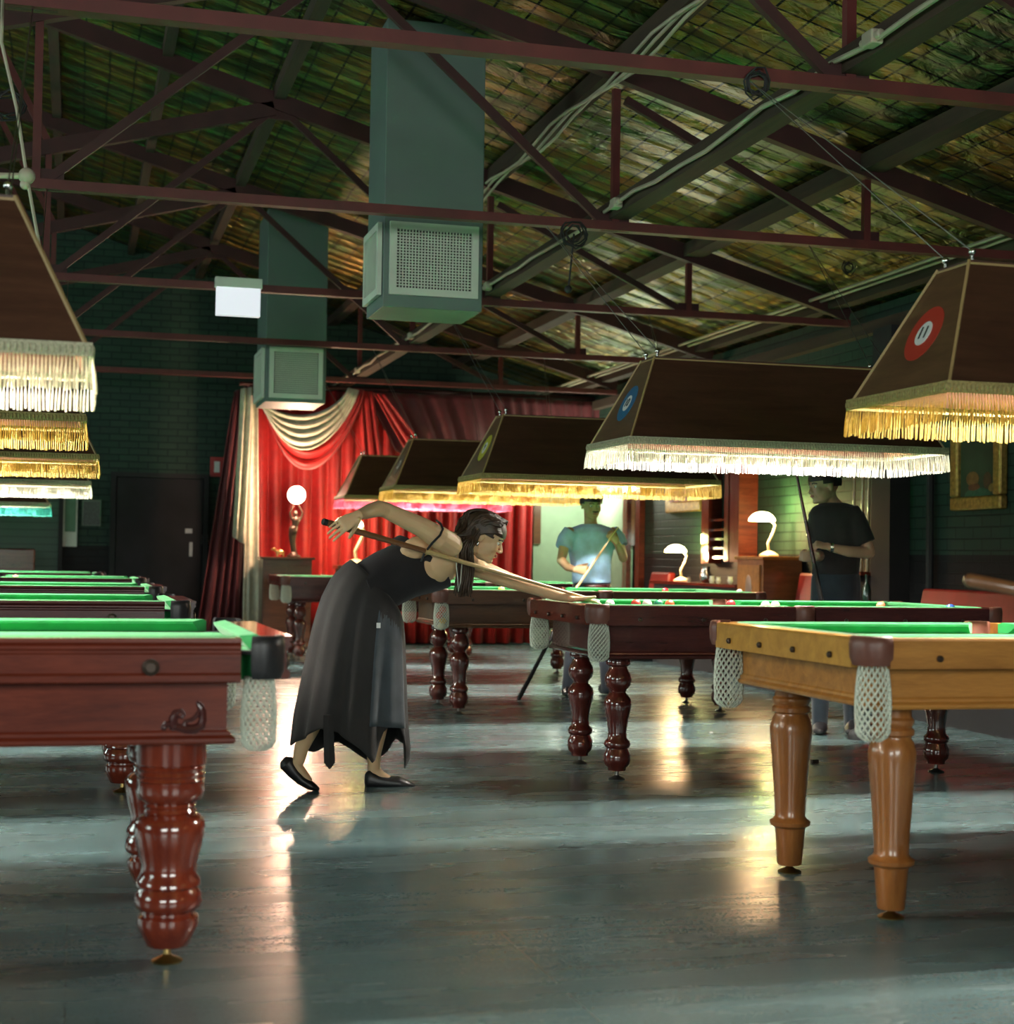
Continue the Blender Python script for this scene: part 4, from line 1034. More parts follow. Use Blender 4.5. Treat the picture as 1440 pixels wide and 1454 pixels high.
# unseen wall light added to brighten the pale corner, above the lamps' fringes
t = thing('wall_sconce', 'small wall light in the pale green corner, hidden behind the lamp shades', 'lamp', (6.3, 18.7, 2.15))
MB().box((6.33, 18.62, 2.05), (XR - .031, 18.78, 2.25)).build('wall_plate', M['brass'], t, absolute=True)
MB().lathe([(.03, 2.06), (.07, 2.2), (.075, 2.22), (.068, 2.22), (.028, 2.07)], (6.24, 18.7, 0), 16).build('glass_cup', emit('sconce_glow', (1, .95, .7), 4), t, absolute=True, smooth=True)
l = bpy.data.lights.new('sconce_light', 'POINT'); l.energy = 50; l.color = (.95, 1, .78); l.shadow_soft_size = .1
o = bpy.data.objects.new('sconce_light', l); COL.objects.link(o); o.parent = t; o.location = (-.25, 0, -.1)

# ================================================================== PEOPLE
CR, CU, CB = RM @ Vector((1, 0, 0)), RM @ Vector((0, 1, 0)), RM @ Vector((0, 0, 1))
def loft(mb, secs, n=20, mi=0, sq=2.0):
    """sections (centre, a vector, b vector)"""
    rs = []
    for c, a, b in secs:
        rs.append([c + a * math.cos(2 * PI * i / n) + b * math.sin(2 * PI * i / n) for i in range(n)])
    return mb.rings(rs, mi)
def hand(mb, W, Fd, Nn, side, curls, s=1.0, thumb=(.6, .7, .3), tcurl=.4, spread=0):
    Fd = Fd.normalized(); Nn = (Nn - Fd * Nn.dot(Fd)).normalized(); B = Fd.cross(Nn) * side
    loft(mb, [(W - Fd * .02 * s, B * .024 * s, Nn * .018 * s), (W + Fd * .01 * s, B * .027 * s, Nn * .016 * s), (W + Fd * .05 * s, B * .038 * s, Nn * .014 * s),
              (W + Fd * .085 * s, B * .040 * s, Nn * .012 * s), (W + Fd * .094 * s, B * .034 * s, Nn * .008 * s)], 16)
    for k, (off, L, r) in enumerate(((.029, .96, .0085), (.010, 1.06, .0088), (-.010, 1.0, .0084), (-.028, .80, .0075))):
        p = W + Fd * (.080 if k < 3 else .074) * s + B * off * s; th = 0; pts = [p - Fd * .02 * s, p]
        sp = B * (off * spread * 12)
        for q, ln in enumerate((.043, .027, .021)):
            th += curls[k] * (.9, 1.1, .8)[q]
            d = ((Fd + sp) * math.cos(th) + Nn * math.sin(th)).normalized(); p = p + d * ln * L * s; pts.append(p)
        mb.tube(pts, [r * s * q for q in (1.0, .95, .90, .84, .72)], 10, rnd=True)
    p = W + Fd * .018 * s + B * .026 * s; d = (Fd * thumb[0] + B * thumb[1] + Nn * thumb[2]).normalized()
    p1 = p + d * .045 * s; d2 = (d + Nn * tcurl + Fd * .3 * (1 - tcurl)).normalized(); p2 = p1 + d2 * .034 * s; p3 = p2 + (d2 + Nn * tcurl * .5).normalized() * .026 * s
    mb.tube([p - d * .01, p1, p2, p3], [.013 * s, .0115 * s, .0098 * s, .008 * s], 10, rnd=True)
def head(mb, C, f, u, k=1.0):
    f = f.normalized(); u = (u - f * u.dot(f)).normalized(); s = f.cross(u); X = (f, u, s)
    def e(df, du, ds, r, n=18, m=12): mb.ell(C + (f * df + u * du + s * ds) * k, X, tuple(q * k for q in r), n, m)
    e(-.004, .004, 0, (.096, .088, .075)); e(.026, -.050, 0, (.064, .078, .060)); e(.040, -.100, 0, (.046, .026, .042))
    e(.074, -.108, 0, (.020, .018, .020)); e(.050, .020, 0, (.040, .050, .058))
    e(.083, -.004, 0, (.010, .008, .042))
    mb.tube([C + (f * .088 - u * .010) * k, C + (f * .100 - u * .030) * k, C + (f * .108 - u * .045) * k], [.006 * k, .0075 * k, .0095 * k], 10, rnd=True)
    for q in (-1, 1):
        e(.100, -.050, q * .011, (.011, .008, .008)); e(.062, -.040, q * .036, (.026, .030, .020))
        e(-.006, -.028, q * .074, (.018, .030, .008)); e(-.004, -.030, q * .079, (.010, .018, .006))
        e(.020, -.085, q * .040, (.040, .022, .014), 14, 8)
    e(.092, -.070, 0, (.009, .006, .020)); e(.089, -.081, 0, (.009, .007, .017)); e(.080, -.076, 0, (.010, .022, .030))
    return C, f, u, s
def face_bits(parent, C, f, u, s, k=1.0):
    for q in (-1, 1):
        c = C + (f * .076 - u * .018 + s * q * .031) * k
        e = MB().ell(c, (f, u, s), (.011 * k,) * 3, 14, 10).build('eye', M['eye_white'], parent, smooth='full', absolute=True)
        MB().ell(c + f * .0085 * k - u * .001, (f, u, s), (.0035 * k, .0055 * k, .0055 * k), 10, 8).build('iris', M['black'], e, smooth='full').location = -world_loc(parent)
        MB().tube([C + (f * .092 + u * .002 + s * q * .014) * k, C + (f * .090 + u * .007 + s * q * .03) * k, C + (f * .078 + u * .001 + s * q * .048) * k], .0035 * k, 6, rnd=True).build('eyebrow', M['hair_d'], parent, smooth='full', absolute=True)
    MB().ell(C + (f * .0945 - u * .0755) * k, (f, u, s), (.0085 * k, .0085 * k, .021 * k), 14, 8).build('lips', M['lip'], parent, smooth='full', absolute=True)
def hair_cap(C, f, u, s, k, lo=-.06, grow=1.0):
    """cap of hair that leaves face and ears free"""
    mb = MB(); n, m = 80, 56; c = C + (-f * .010 + u * .010) * k
    rr = (.104 * k * grow, .094 * k * grow, .084 * k * grow); vs = []
    for j in range(m + 1):
        th = PI * j / m
        for i in range(n):
            ph = 2 * PI * i / n; w = 1 + .015 * math.sin(9 * ph + 3 * th)
            vs.append(c + u * math.cos(th) * rr[1] * w + (f * math.cos(ph) * rr[0] + s * math.sin(ph) * rr[2]) * math.sin(th) * w)
    fs = []
    for j in range(m):
        for i in range(n):
            q = (j * n + i, j * n + (i + 1) % n, (j + 1) * n + (i + 1) % n, (j + 1) * n + i)
            cc = (vs[q[0]] + vs[q[2]]) / 2 - C; df, du = cc.dot(f) / k, cc.dot(u) / k
            if df > .050 and du < .018: continue
            if du < -.005 and df > -.022: continue
            if du < lo: continue
            fs.append(q)
    return mb, vs, fs

# ------------------------------------------------------------ the woman
YW = 7.42
def Wp(px, py, y=YW): return at(px, py, Y=y)
wo = thing('person', 'woman in black tank top and long charcoal skirt bending forward to aim a cue', 'person', (1.30, YW, 0))
sk = MB()
AX = (Wp(650, 785) - Wp(528, 832)).normalized(); OUT = Vector((0, 1, 0)); PE = AX.cross(OUT).normalized()
if PE.z > 0: PE = -PE
SH = (Wp(676, 800, 7.58) - Wp(630, 768, 7.27)).normalized(); PS = AX.cross(SH).normalized()
secs = [((500, 862), .13, .15, 0), ((520, 846), .145, .155, 0), ((545, 824), .128, .13, .1), ((575, 810), .128, .13, .3), ((603, 800), .128, .14, .6), ((616, 794), .130, .155, .75), ((630, 789), .118, .158, .9), ((645, 784), .085, .16, 1), ((656, 779), .055, .12, 1), ((664, 774), .045, .06, 1)]
body_secs = []
for (c, a, b, tw) in secs:
    o = OUT.lerp(SH, tw).normalized(); o = (o - AX * o.dot(AX)).normalized(); p = AX.cross(o).normalized()
    if p.z > 0: p = -p
    body_secs.append((Wp(*c, YW + .07 * min(1, tw / .6)), p * a, o * b))
loft(sk, body_secs, 64)
HC = Wp(690, 757, 7.44); hf = (CR * .88 - CU * .47 + CB * .10).normalized(); hu = (CR * .47 + CU * .88).normalized()
HC, hf, hu, hs = head(sk, HC, hf, hu, 1.0)
sk.tube([Wp(655, 782), Wp(668, 774), HC - hu * .05 - hf * .03], [.055, .046, .05], 16)
# right (near) arm, elbow raised behind
sk.tube([Wp(640, 774, 7.32), Wp(624, 764, 7.27), Wp(598, 748, 7.24), Wp(570, 735, 7.22), Wp(547, 724, 7.20)], [.058, .056, .047, .041, .037], 16, rnd=True)
sk.tube([Wp(547, 724, 7.20), Wp(538, 722, 7.17), Wp(524, 726, 7.12), Wp(508, 732, 7.035)], [.037, .038, .033, .023], 16, rnd=True)
sk.ell(Wp(592, 778, 7.36), (AX, PE, OUT), (.085, .055, .05), 16, 10)
cue_a, cue_b = Wp(464, 742, 7.055), Wp(851, 854, 7.66)
cue_d = (cue_b - cue_a).normalized()
g = cue_a + cue_d * .10
hF = (Wp(478, 750, 7.015) - Wp(509, 731, 7.035)).normalized()
hand(sk, Wp(508, 732, 7.03), hF, -CB - CU * .25, 1, (.22, .25, .28, .30), .95, thumb=(.5, .25, .9), tcurl=.3, spread=.20)
# left arm stretched to the table
sk.tube([Wp(668, 797, 7.56), Wp(682, 808, 7.585), Wp(720, 823, 7.60), Wp(755, 834, 7.61), Wp(785, 843, 7.61), Wp(812, 850, 7.60)], [.062, .048, .040, .034, .032, .020], 16, rnd=True)
hand(sk, Wp(812, 850, 7.60), Vector((1, .12, -.05)), Vector((0, 0, -1)), -1, (.16, .12, .14, .2), .9, thumb=(.9, .25, -.15), tcurl=-.05, spread=.2)
# legs
sk.tube([Wp(520, 880, 7.50), Wp(545, 965, 7.50), Wp(541, 1000, 7.48), Wp(535, 1035, 7.47), Wp(531, 1070, 7.46), Wp(531, 1096, 7.46)], [.085, .058, .052, .051, .035, .029], 16, rnd=True)
sk.tube([Wp(530, 1092, 7.46), Wp(541, 1103, 7.455), Wp(556, 1110, 7.45)], [.028, .028, .022], 14, rnd=True)
sk.tube([Wp(500, 880, 7.42), Wp(474, 960, 7.42), Wp(457, 1000, 7.42), Wp(440, 1035, 7.40), Wp(428, 1062, 7.36), Wp(424, 1080, 7.35)], [.070, .050, .044, .044, .034, .029], 16, rnd=True)
sk.tube([Wp(416, 1084, 7.35), Wp(425, 1094, 7.35), Wp(437, 1108, 7.35)], [.026, .029, .022], 14, rnd=True)
bo = fuse(sk.build('body', M['skin_w'], wo, absolute=True), .0034, 3)
face_bits(wo, HC, hf, hu, hs)
# hair
mb, vs, fs = hair_cap(HC, hf, hu, hs, 1.0, -.075, 1.03); mb.add(vs, fs)
rr = random.Random(5)
for i in range(150):
    a = rr.uniform(-.5, 1.0)            # around the head, towards the near side
    sd_ = rr.uniform(-.9, 1.15)
    near = hs * (.082 * math.sin(sd_)) ; 
    st_ = HC + hf * rr.uniform(-.02, .07) + hu * (.098 * math.cos(sd_ * .8)) + near
    mid1 = HC - hf * rr.uniform(.08, .145) + hu * rr.uniform(-.05, .05) + hs * (.088 * math.sin(sd_) * 1.05)
    if sd_ > .3: mid1 = HC - hf * rr.uniform(.015, .075) - hu * rr.uniform(-.02, .02) + hs * .088
    j = rr.uniform(-1, 1); j2 = rr.uniform(-1, 1)
    tx = rr.random()
    m2 = Wp(663 + 8 * j, 778 + 5 * j2, 7.335 + .03 * tx)
    m3 = Wp(662 + 9 * j + 3 * j2, 805 + 3 * j2, 7.385 + .02 * tx)
    en = Wp(658 + 7 * j + 7 * j2, 826 + 22 * rr.random(), 7.40 + .03 * tx)
    if i % 4 == 0: m2 = Wp(649 + 10 * j, 768 + 6 * j2, 7.38); m3 = Wp(656 + 9 * j, 788, 7.39); en = Wp(662 + 8 * j, 812, 7.40)
    P_ = [st_, (st_ + mid1) / 2 + (hu * .02 - hf * .012 + hs * .01 * math.sin(sd_)), mid1, mid1.lerp(m2, .5) - CB * 0 + CU * -.006, m2, m3, en]
    # smooth the path
    Q = []
    for q in range(len(P_) - 1):
        p0, p1, p2, p3 = P_[max(q - 1, 0)], P_[q], P_[q + 1], P_[min(q + 2, len(P_) - 1)]
        for t_ in (0, .33, .66):
            Q.append(.5 * ((2 * p1) + (p2 - p0) * t_ + (2 * p0 - 5 * p1 + 4 * p2 - p3) * t_ ** 2 + (3 * p1 - p0 - 3 * p2 + p3) * t_ ** 3))
    Q.append(P_[-1]); L_ = len(Q)
    mb.tube(Q, [.0082 * (1 - .80 * (q / L_) ** 3) for q in range(L_)], 5)
for i in range(70):
    a = i / 69; j = rr.uniform(-1, 1); sgn = 1 if i % 5 else -1
    p0 = HC + hf * (.078 - .05 * a) + hu * (.030 + .052 * a) + hs * sgn * (.050 + .006 * j)
    p1 = HC + hf * (.045 - .05 * a) + hu * (.022 + .03 * a) + hs * sgn * (.080)
    p2 = HC + hf * (.004 - .05 * a) + hu * (.000 + .02 * a) + hs * sgn * .091
    p3 = HC - hf * (.028 + .05 * a) - hu * (.030 - .01 * a) + hs * sgn * .088
    p4 = HC - hf * (.034 + .05 * a) - hu * .070 + hs * sgn * .070
    mb.tube([p0, (p0 + p1) / 2 + hs * sgn * .006, p1, p2, p3, p4], [.006, .008, .0085, .008, .007, .004], 6)
mb.build('hair', M['hair_w'], wo, smooth='full', absolute=True)
# tank top
tp = MB(); ts = []
for (c, a, b) in body_secs[1:5]: ts.append((c, a * 1.08, b * 1.09))
cend = Wp(603, 797, YW + .07); ain = (Wp(644, 832) - Wp(566, 762)) / 2
ts[-1] = (Wp(592, 802, YW + .07), ain * .985 + (Wp(0, 0) - Wp(0, 0)), ts[-1][2])
ts.append((cend, ain * 1.0, body_secs[4][2] * 1.09))
loft(tp, ts, 64)
fuse(tp.build('tank_top', M['black_knit'], wo, absolute=True), .004, 2)
MB().tube([Wp(598, 797, 7.325), Wp(603, 785, 7.275), Wp(614, 771, 7.205), Wp(625, 760, 7.200), Wp(629, 751, 7.205), Wp(626, 744, 7.225), Wp(620, 739, 7.27)], .0055, 8).build('shoulder_strap', M['black_knit'], wo, smooth='full', absolute=True)
MB().tube([Wp(647, 775, 7.36), Wp(648, 800, 7.345), Wp(650, 822, 7.345), Wp(651, 840, 7.35), Wp(654, 826, 7.35), Wp(656, 800, 7.36)], .0022, 6).build('necklace', M['grille'], wo, smooth='full', absolute=True)
er = HC - hf * .002 - hu * .062 + hs * .084
if (hs.dot(CB)) < 0: er = HC - hf * .002 - hu * .062 - hs * .084
MB().ell(er, (hf, hu, hs), (.006, .014, .005), 10, 8).build('earring', M['chrome'], wo, smooth='full', absolute=True)
# skirt
n = 96; hem = [(-180, 1058), (-150, 1047), (-128, 1034), (-112, 1040), (-88, 1066), (-77, 1087), (-70, 1062), (-62, 1034), (-45, 1034), (-38, 1062), (-29, 1097), (-22, 1088), (0, 1064), (30, 1050), (60, 1085), (95, 1052), (125, 1068), (150, 1045), (180, 1058)]
def hemy(d):
    for (a, ya), (b, yb) in zip(hem, hem[1:]):
        if a <= d <= b: return ya + (yb - ya) * (d - a) / (b - a)
    return 1058
rows_ = [((499, 796), (563, 865), .135), ((488, 804), (568, 874), .155), ((472, 822), (571, 888), .175), ((458, 850), (573, 910), .19), ((447, 888), (574, 940), .20), ((438, 930), (575, 970), .21), ((429, 975), (576, 1005), .22), ((421, 1015), (577, 1030), .23)]
def skirt_pt(k, ph, off=0.0):
    kk = min(int(k), len(rows_) - 2); fr_ = k - kk
    (l0, r0, b0_), (l1, r1, b1_) = rows_[kk], rows_[kk + 1]
    L_ = Wp(*l0).lerp(Wp(*l1), fr_); R_ = Wp(*r0).lerp(Wp(*r1), fr_); b_ = b0_ + (b1_ - b0_) * fr_
    c = (L_ + R_) / 2; a = (R_ - L_) / 2; v = k / (len(rows_) - 1)
    w_ = 1 + v * (.055 * math.sin(8 * ph + 1.3) + .03 * math.sin(17 * ph)) * (.35 + .65 * abs(math.sin(ph)))
    return c + (a * math.cos(ph) + Vector((0, 1, 0)) * b_ * math.sin(ph)) * (w_ + off)
RN = 22; vs = []
for j in range(RN + 1):
    for i in range(n):
        ph = 2 * PI * i / n; d = math.degrees(ph); d = d - 360 if d > 180 else d
        base = skirt_pt(7.0, ph)
        if j <= RN - 5: p = skirt_pt(7.0 * j / (RN - 5), ph)
        else:
            # from the last ring to the hem
            k_ = (j - (RN - 5)) / 5
            tgt = at(720, hemy(d), Y=base.y).z
            # image height of the hem turned into a height at this depth
            tgt = at(500, hemy(d), Y=base.y).z
            p = base.copy(); p.z = base.z + (max(tgt, .10) - base.z) * k_
            p.x += (base.x - 1.3) * .05 * k_
        vs.append(p)
fs = [(j * n + i, j * n + (i + 1) % n, (j + 1) * n + (i + 1) % n, (j + 1) * n + i) for j in range(RN) for i in range(n)]
so = MB().add(vs, fs).build('skirt', M['skirt'], wo, smooth='full', absolute=True)
q = so.modifiers.new('thick', 'SOLIDIFY'); q.thickness = .006; q.offset = 1
vs = []; W_ = 12
for j in range(17):
    for i in range(W_ + 1):
        ph = math.radians(-82 + 46 * i / W_)
        p = skirt_pt(1.9 + 5.1 * j / 16, ph, .035)
        vs.append(p)
fs = [(j * (W_ + 1) + i, j * (W_ + 1) + i + 1, (j + 1) * (W_ + 1) + i + 1, (j + 1) * (W_ + 1) + i) for j in range(16) for i in range(W_)]
so = MB().add(vs, fs).build('skirt_panel', M['skirt_panel'], wo, smooth='full', absolute=True); q = so.modifiers.new('thick', 'SOLIDIFY'); q.thickness = .006
fb = Wp(537, 888, 7.22); MB().box((fb.x - .009, 7.208, fb.z - .012), (fb.x + .009, 7.214, fb.z + .012)).build('cloth_tag', M['white'], so).location = -world_loc(wo)
# hanging tie
p_ = [Wp(466, 1015, 7.20), Wp(467, 1050, 7.20), Wp(468, 1083, 7.20), Wp(468, 1092, 7.20)]
mb = MB(); rs = []
for q, wd_ in zip(p_, (.022, .024, .026, .003)): rs.append([q + Vector((-wd_, 0, 0)), q + Vector((0, -.005, 0)), q + Vector((wd_, 0, 0)), q + Vector((0, .005, 0))])
mb.rings(rs).build('skirt_tie', M['skirt'], wo, absolute=True)
# waistband
mb = MB(); b0r = [skirt_pt(0, 2 * PI * i / 48, .03) for i in range(48)]; b1r = [skirt_pt(.9, 2 * PI * i / 48, .03) for i in range(48)]
o_ = mb.rings([b0r, b1r], cap=False).build('waistband', M['black_knit'], wo, smooth='full', absolute=True); q = o_.modifiers.new('thick', 'SOLIDIFY'); q.thickness = .006
# shoes
def shoe(pts, y):
    mb = MB()
    for i in range(len(pts) - 1): pass
    secs = []
    for k, (px_, py_, a_, b_) in enumerate(pts):
        c = Wp(px_, py_, y)
        d_ = (Wp(*pts[min(k + 1, len(pts) - 1)][:2], y) - Wp(*pts[max(k - 1, 0)][:2], y)).normalized(); up_ = d_.cross(Vector((0, 1, 0))); up_ = up_ if up_.z > 0 else -up_
        secs.append((c, Vector((0, 1, 0)) * a_, up_ * b_))
    loft(mb, secs, 18); return mb
s1 = shoe([(518, 1106, .014, .026), (522, 1106, .032, .048), (534, 1109, .036, .040), (550, 1111, .038, .033), (566, 1112, .046, .033), (579, 1115, .042, .024), (589, 1118, .022, .014)], 7.455)
fuse(s1.build('shoe', M['black_leather'], wo, absolute=True), .004, 2)
s2 = shoe([(402, 1078, .012, .018), (407, 1083, .030, .038), (417, 1097, .034, .030), (428, 1108, .036, .024), (440, 1115, .042, .022), (449, 1119, .034, .014), (453, 1121, .016, .008)], 7.35)
fuse(s2.build('shoe', M['black_leather'], wo, absolute=True), .004, 2)
# her cue
cu_ = thing('billiard_cue', 'wooden cue held low by the bending woman, pointing at the white ball', 'cue', tuple(cue_a))
L_ = (cue_b - cue_a).length
MB().tube([cue_a, cue_a + cue_d * L_ * .33], [.0155, .0125], 14).build('butt', M['cue_butt'], cu_, smooth=True, absolute=True)
MB().tube([cue_a + cue_d * L_ * .331, cue_b - cue_d * .02], [.0125, .0062], 14).build('shaft', M['cue'], cu_, smooth=True, absolute=True)
MB().tube([cue_b - cue_d * .019, cue_b], [.0064, .0060], 12).build('ferrule', M['white'], cu_, smooth=True, absolute=True)
MB().tube([cue_a - cue_d * .02, cue_a - cue_d * .001], [.0145, .0158], 14).build('bumper', M['black'], cu_, smooth=True, absolute=True)

# ------------------------------------------------------------ standing men
def man(label, Yb, skinm, shirt, trousers, hairm, secs, arms, legs, HC, hf, hu, neck, sleeves, hands, shoes, k=1.02, hairlo=-.03):
    def Q(px, py, dy=0): return at(px, py, Y=Yb + dy)
    base = Q(*neck[0]); t = thing('person', label, 'person', (base.x, Yb, 0))
    sk = MB(); C, f, u, s = head(sk, Q(*HC), hf, hu, k)
    sk.tube([Q(*neck[0]), Q(*neck[1]), C - u * .06 - f * .02], [.070, .052, .050], 16)
    bs = []
    for (px, py, a, b, dy) in secs: bs.append((Q(px, py, dy), CR * a, Vector((CB.x, CB.y, 0)).normalized() * b))
    loft(sk, [(c, a * .88, b * .88) for c, a, b in bs[2:]], 22)
    for pts, rad in arms: sk.tube([Q(*p) for p in pts], rad, 14, rnd=True)
    for h in hands: hand(sk, Q(*h[0]), h[1], h[2], h[3], h[4], .98, thumb=h[5], tcurl=.3)
    fuse(sk.build('body', skinm, t, absolute=True), .0055, 3)
    face_bits(t, C, f, u, s, k)
    mb, vs, fs = hair_cap(C, f, u, s, k, hairlo, 1.06); mb.add(vs, fs)
    for i in range(90):
        a = random.uniform(0, 2 * PI); e = random.uniform(.1, 1.25)
        d = (u * math.cos(e) + (f * math.cos(a) + s * math.sin(a)) * math.sin(e))
        if d.dot(f) > .5 and d.dot(u) < .62: continue
        p = C + u * .012 + d * .088 * k
        mb.tube([p, p + d * .012 - f * .012, p + d * .014 - f * .03 - u * .012], [.009, .008, .003], 5)
    mb.build('hair', hairm, t, smooth='full', absolute=True)
    sh = MB(); loft(sh, [(c, a * 1.05, b * 1.06) for c, a, b in bs], 26)
    for pts, rad in sleeves: sh.tube([Q(*p) for p in pts], rad, 16)
    o = fuse(sh.build('t_shirt', shirt, t, absolute=True), .009, 3)
    tr = MB()
    hip = bs[-1]
    loft(tr, [(hip[0] + Vector((0, 0, .015)), hip[1] * .99, hip[2] * .98), (hip[0] - Vector((0, 0, .10)), hip[1] * 1.04, hip[2] * 1.05), (hip[0] - Vector((0, 0, .20)), hip[1] * .98, hip[2] * 1.0)], 22)
    for pts, rad in legs: tr.tube([Q(*p) for p in pts], rad, 16, rnd=True)
    fuse(tr.build('trousers', trousers, t, absolute=True), .010, 3)
    for (px, dy, dx) in shoes:
        c = Q(px, 1000, dy); c.z = .045; fwd = Vector((dx, -1, 0)).normalized()
        m2 = MB(); sd = fwd.cross(Vector((0, 0, 1)))
        loft(m2, [(c - fwd * .09, sd * .025, Vector((0, 0, .03))), (c - fwd * .07, sd * .036, Vector((0, 0, .043))), (c, sd * .042, Vector((0, 0, .042))), (c + fwd * .1 - Vector((0, 0, .01)), sd * .05, Vector((0, 0, .032))), (c + fwd * .17 - Vector((0, 0, .018)), sd * .035, Vector((0, 0, .022))), (c + fwd * .185 - Vector((0, 0, .02)), sd * .015, Vector((0, 0, .012)))], 16)
        fuse(m2.build('shoe', M['black_leather'], t, absolute=True), .006, 2)
    return t, C, f, u, s
mf = (CB * .93 + CR * .30 - CU * .12).normalized()
tm, C, f, u, s = man('man with moustache in a sky blue t-shirt holding a pale cue across his chest', 12.15, M['skin_b'], M['blue_shirt'], M['jeans'], M['hair_d'],
    [(839, 744, .07, .06, 0), (839, 749, .15, .09, 0), (839, 756, .195, .11, 0), (839, 772, .185, .12, 0), (839, 798, .158, .115, 0), (840, 815, .15, .11, 0), (840, 828, .152, .112, 0)],
    [([(808, 757), (801, 777, -.02), (797, 796, -.05)], [.052, .043, .036]), ([(797, 796, -.05), (807, 806, -.13), (819, 809, -.20)], [.036, .033, .023]),
     ([(871, 757), (880, 775, -.02), (885, 792, -.06)], [.052, .043, .037]), ([(885, 792, -.06), (880, 778, -.14), (874, 768, -.19)], [.037, .034, .024])],
    [([(829, 835), (820, 890), (812, 930), (806, 978)], [.095, .078, .06, .048]), ([(852, 835), (858, 890), (860, 930), (862, 978)], [.095, .078, .06, .048])],
    (840, 714, -.03), mf, Vector((0, 0, 1)), ((839, 750), (839, 742)),
    [([(812, 756), (804, 766), (800, 778, -.02)], [.074, .072, .068]), ([(867, 756), (877, 766), (881, 776, -.02)], [.074, .072, .068])],
    [((817, 809, -.22), CR * .9 - CU * .05 + CB * .1, Vector(-CB), 1, (1.15, 1.2, 1.2, 1.2), (.8, .3, .6)),
     ((875, 770, -.21), CU * .75 - CR * .55, -CB, -1, (1.15, 1.2, 1.2, 1.2), (.8, .3, .6))],
    [(806, 0, -.35), (862, .05, .35)])
MB().ell(C + (f * .104 - u * .060), (f, u, s), (.009, .0075, .028), 14, 8).build('moustache', M['hair_d'], tm, smooth='full', absolute=True)
MB().rings([[at(840, 828, Y=12.15) + CR * .152 * math.cos(2 * PI * i / 28) * 1.03 + Vector((CB.x, CB.y, 0)).normalized() * .114 * math.sin(2 * PI * i / 28) * 1.03 + Vector((0, 0, dz)) for i in range(28)] for dz in (-.045, -.01)]).build('belt', M['walnut'], tm, smooth='full', absolute=True)
a, b = at(872, 757, Y=11.92), at(813, 843, Y=11.86)
d = (b - a).normalized()
c = thing('billiard_cue', 'pale wooden cue held slanting by the man in the blue t-shirt', 'cue', tuple(b))
MB().tube([a - d * .06, b + d * .01], [.0065, .0115], 12).build('shaft', M['cue'], c, smooth=True, absolute=True)
MB().tube([b + d * .011, b + d * .42], [.0115, .0150], 12).build('butt', M['cue_butt'], c, smooth=True, absolute=True)

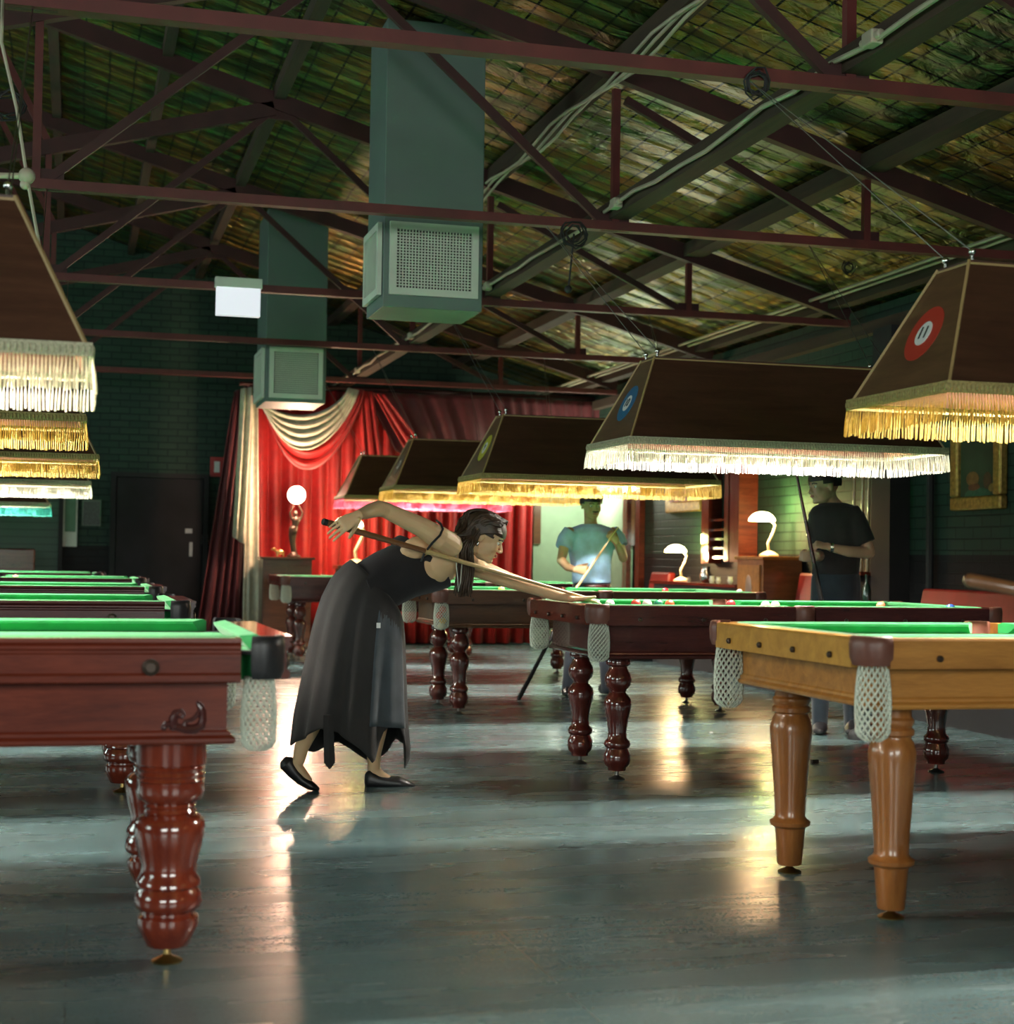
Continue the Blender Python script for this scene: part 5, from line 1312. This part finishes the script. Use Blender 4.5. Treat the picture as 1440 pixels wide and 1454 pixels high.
mf2 = (-CR * .92 + CB * .30 - CU * .10).normalized()
Y2 = 9.35
td, C, f, u, s = man('man in a black t-shirt and navy trousers facing left behind the mahogany table', Y2, M['skin_d'], M['tee'], M['bluejeans'], M['hair_d'],
    [(1184, 714, .075, .07, 0), (1186, 720, .14, .10, 0), (1188, 730, .175, .13, 0), (1189, 750, .17, .14, 0), (1188, 785, .150, .13, 0), (1187, 805, .145, .125, 0), (1186, 816, .145, .125, 0)],
    [([(1212, 733, -.08), (1226, 760, -.12), (1234, 785, -.14)], [.056, .048, .040]), ([(1234, 785, -.14), (1205, 783, -.19), (1178, 777, -.20)], [.040, .036, .025]),
     ([(1163, 733, .05), (1160, 760, .05), (1166, 788, .02)], [.054, .046, .038]), ([(1166, 788, .02), (1162, 790, -.1), (1158, 790, -.16)], [.038, .034, .026])],
    [([(1174, 822), (1168, 900), (1166, 960), (1164, 1030)], [.10, .085, .065, .05]), ([(1200, 822), (1206, 900), (1208, 960), (1210, 1032)], [.10, .085, .065, .05])],
    (1170, 686, -.02), mf2, Vector((0, 0, 1)) - CR * .12, ((1184, 722), (1178, 710)),
    [([(1204, 728, -.05), (1216, 745, -.10), (1228, 772, -.13)], [.082, .078, .072]), ([(1170, 728, .02), (1162, 745, .05), (1160, 765, .05)], [.078, .074, .068])],
    [((1178, 777, -.20), -CR * 1 + CU * .25, Vector(CB) * -.4 - CU * .6, -1, (1.1, 1.15, 1.2, 1.2), (.8, .3, .6)),
     ((1160, 790, -.16), -CR * .9 + CU * .0, CU * .3 - CB * .8, 1, (1.1, 1.15, 1.2, 1.2), (.8, .3, .6))],
    [(1166, 0, -.6), (1211, -.08, -.6)])
w0 = at(1181, 777, Y=Y2 - .20)
MB().tube([w0 - CR * .010, w0 + CR * .010], .030, 18).build('wristwatch', M['chrome'], td, smooth=True, absolute=True)
a, b = at(1131, 672, Y=Y2 - .16), at(1156, 800, Y=Y2 - .24); d = (b - a).normalized()
c = thing('billiard_cue', 'dark cue held upright by the man in the black t-shirt', 'cue', tuple(b))
MB().tube([a - d * .15, b], [.007, .014], 12).build('shaft', M['walnut'], c, smooth=True, absolute=True)
MB().tube([b + d * .001, b + d * .25], [.0142, .016], 12).build('butt', M['black'], c, smooth=True, absolute=True)
# dark cue leaning on the brown table's far side, seen under the mahogany table corner
a, b = at(737, 992, Z=.012), at(779, 912, Y=11.0)
a = at(737, 992, Z=0.012); b = at(779, 912, Y=a.y + .15)
d = (b - a).normalized()
tag(MB().tube([a, a + d * .9], [.018, .012], 12, rnd=True).build('billiard_cue', M['black'], base=True, smooth=True), 'black cue standing slanted on the floor between the two middle tables', 'cue')
# red rest handle behind the oak table's corner
a = at(1216, 1050, Z=0)
rd = thing('floor_stand', 'thin red pole with a round black foot behind the corner net of the oak table', 'stand', tuple(a))
MB().lathe([(.055, 0), (.055, .02), (.04, .05), (.015, .07)], a, 18).build('foot', M['black'], rd, smooth=True, absolute=True)
MB().tube([a + Vector((0, 0, .07)), a + Vector((0, 0, .74))], .009, 8).build('pole', M['red_vinyl'], rd, smooth=True, absolute=True)
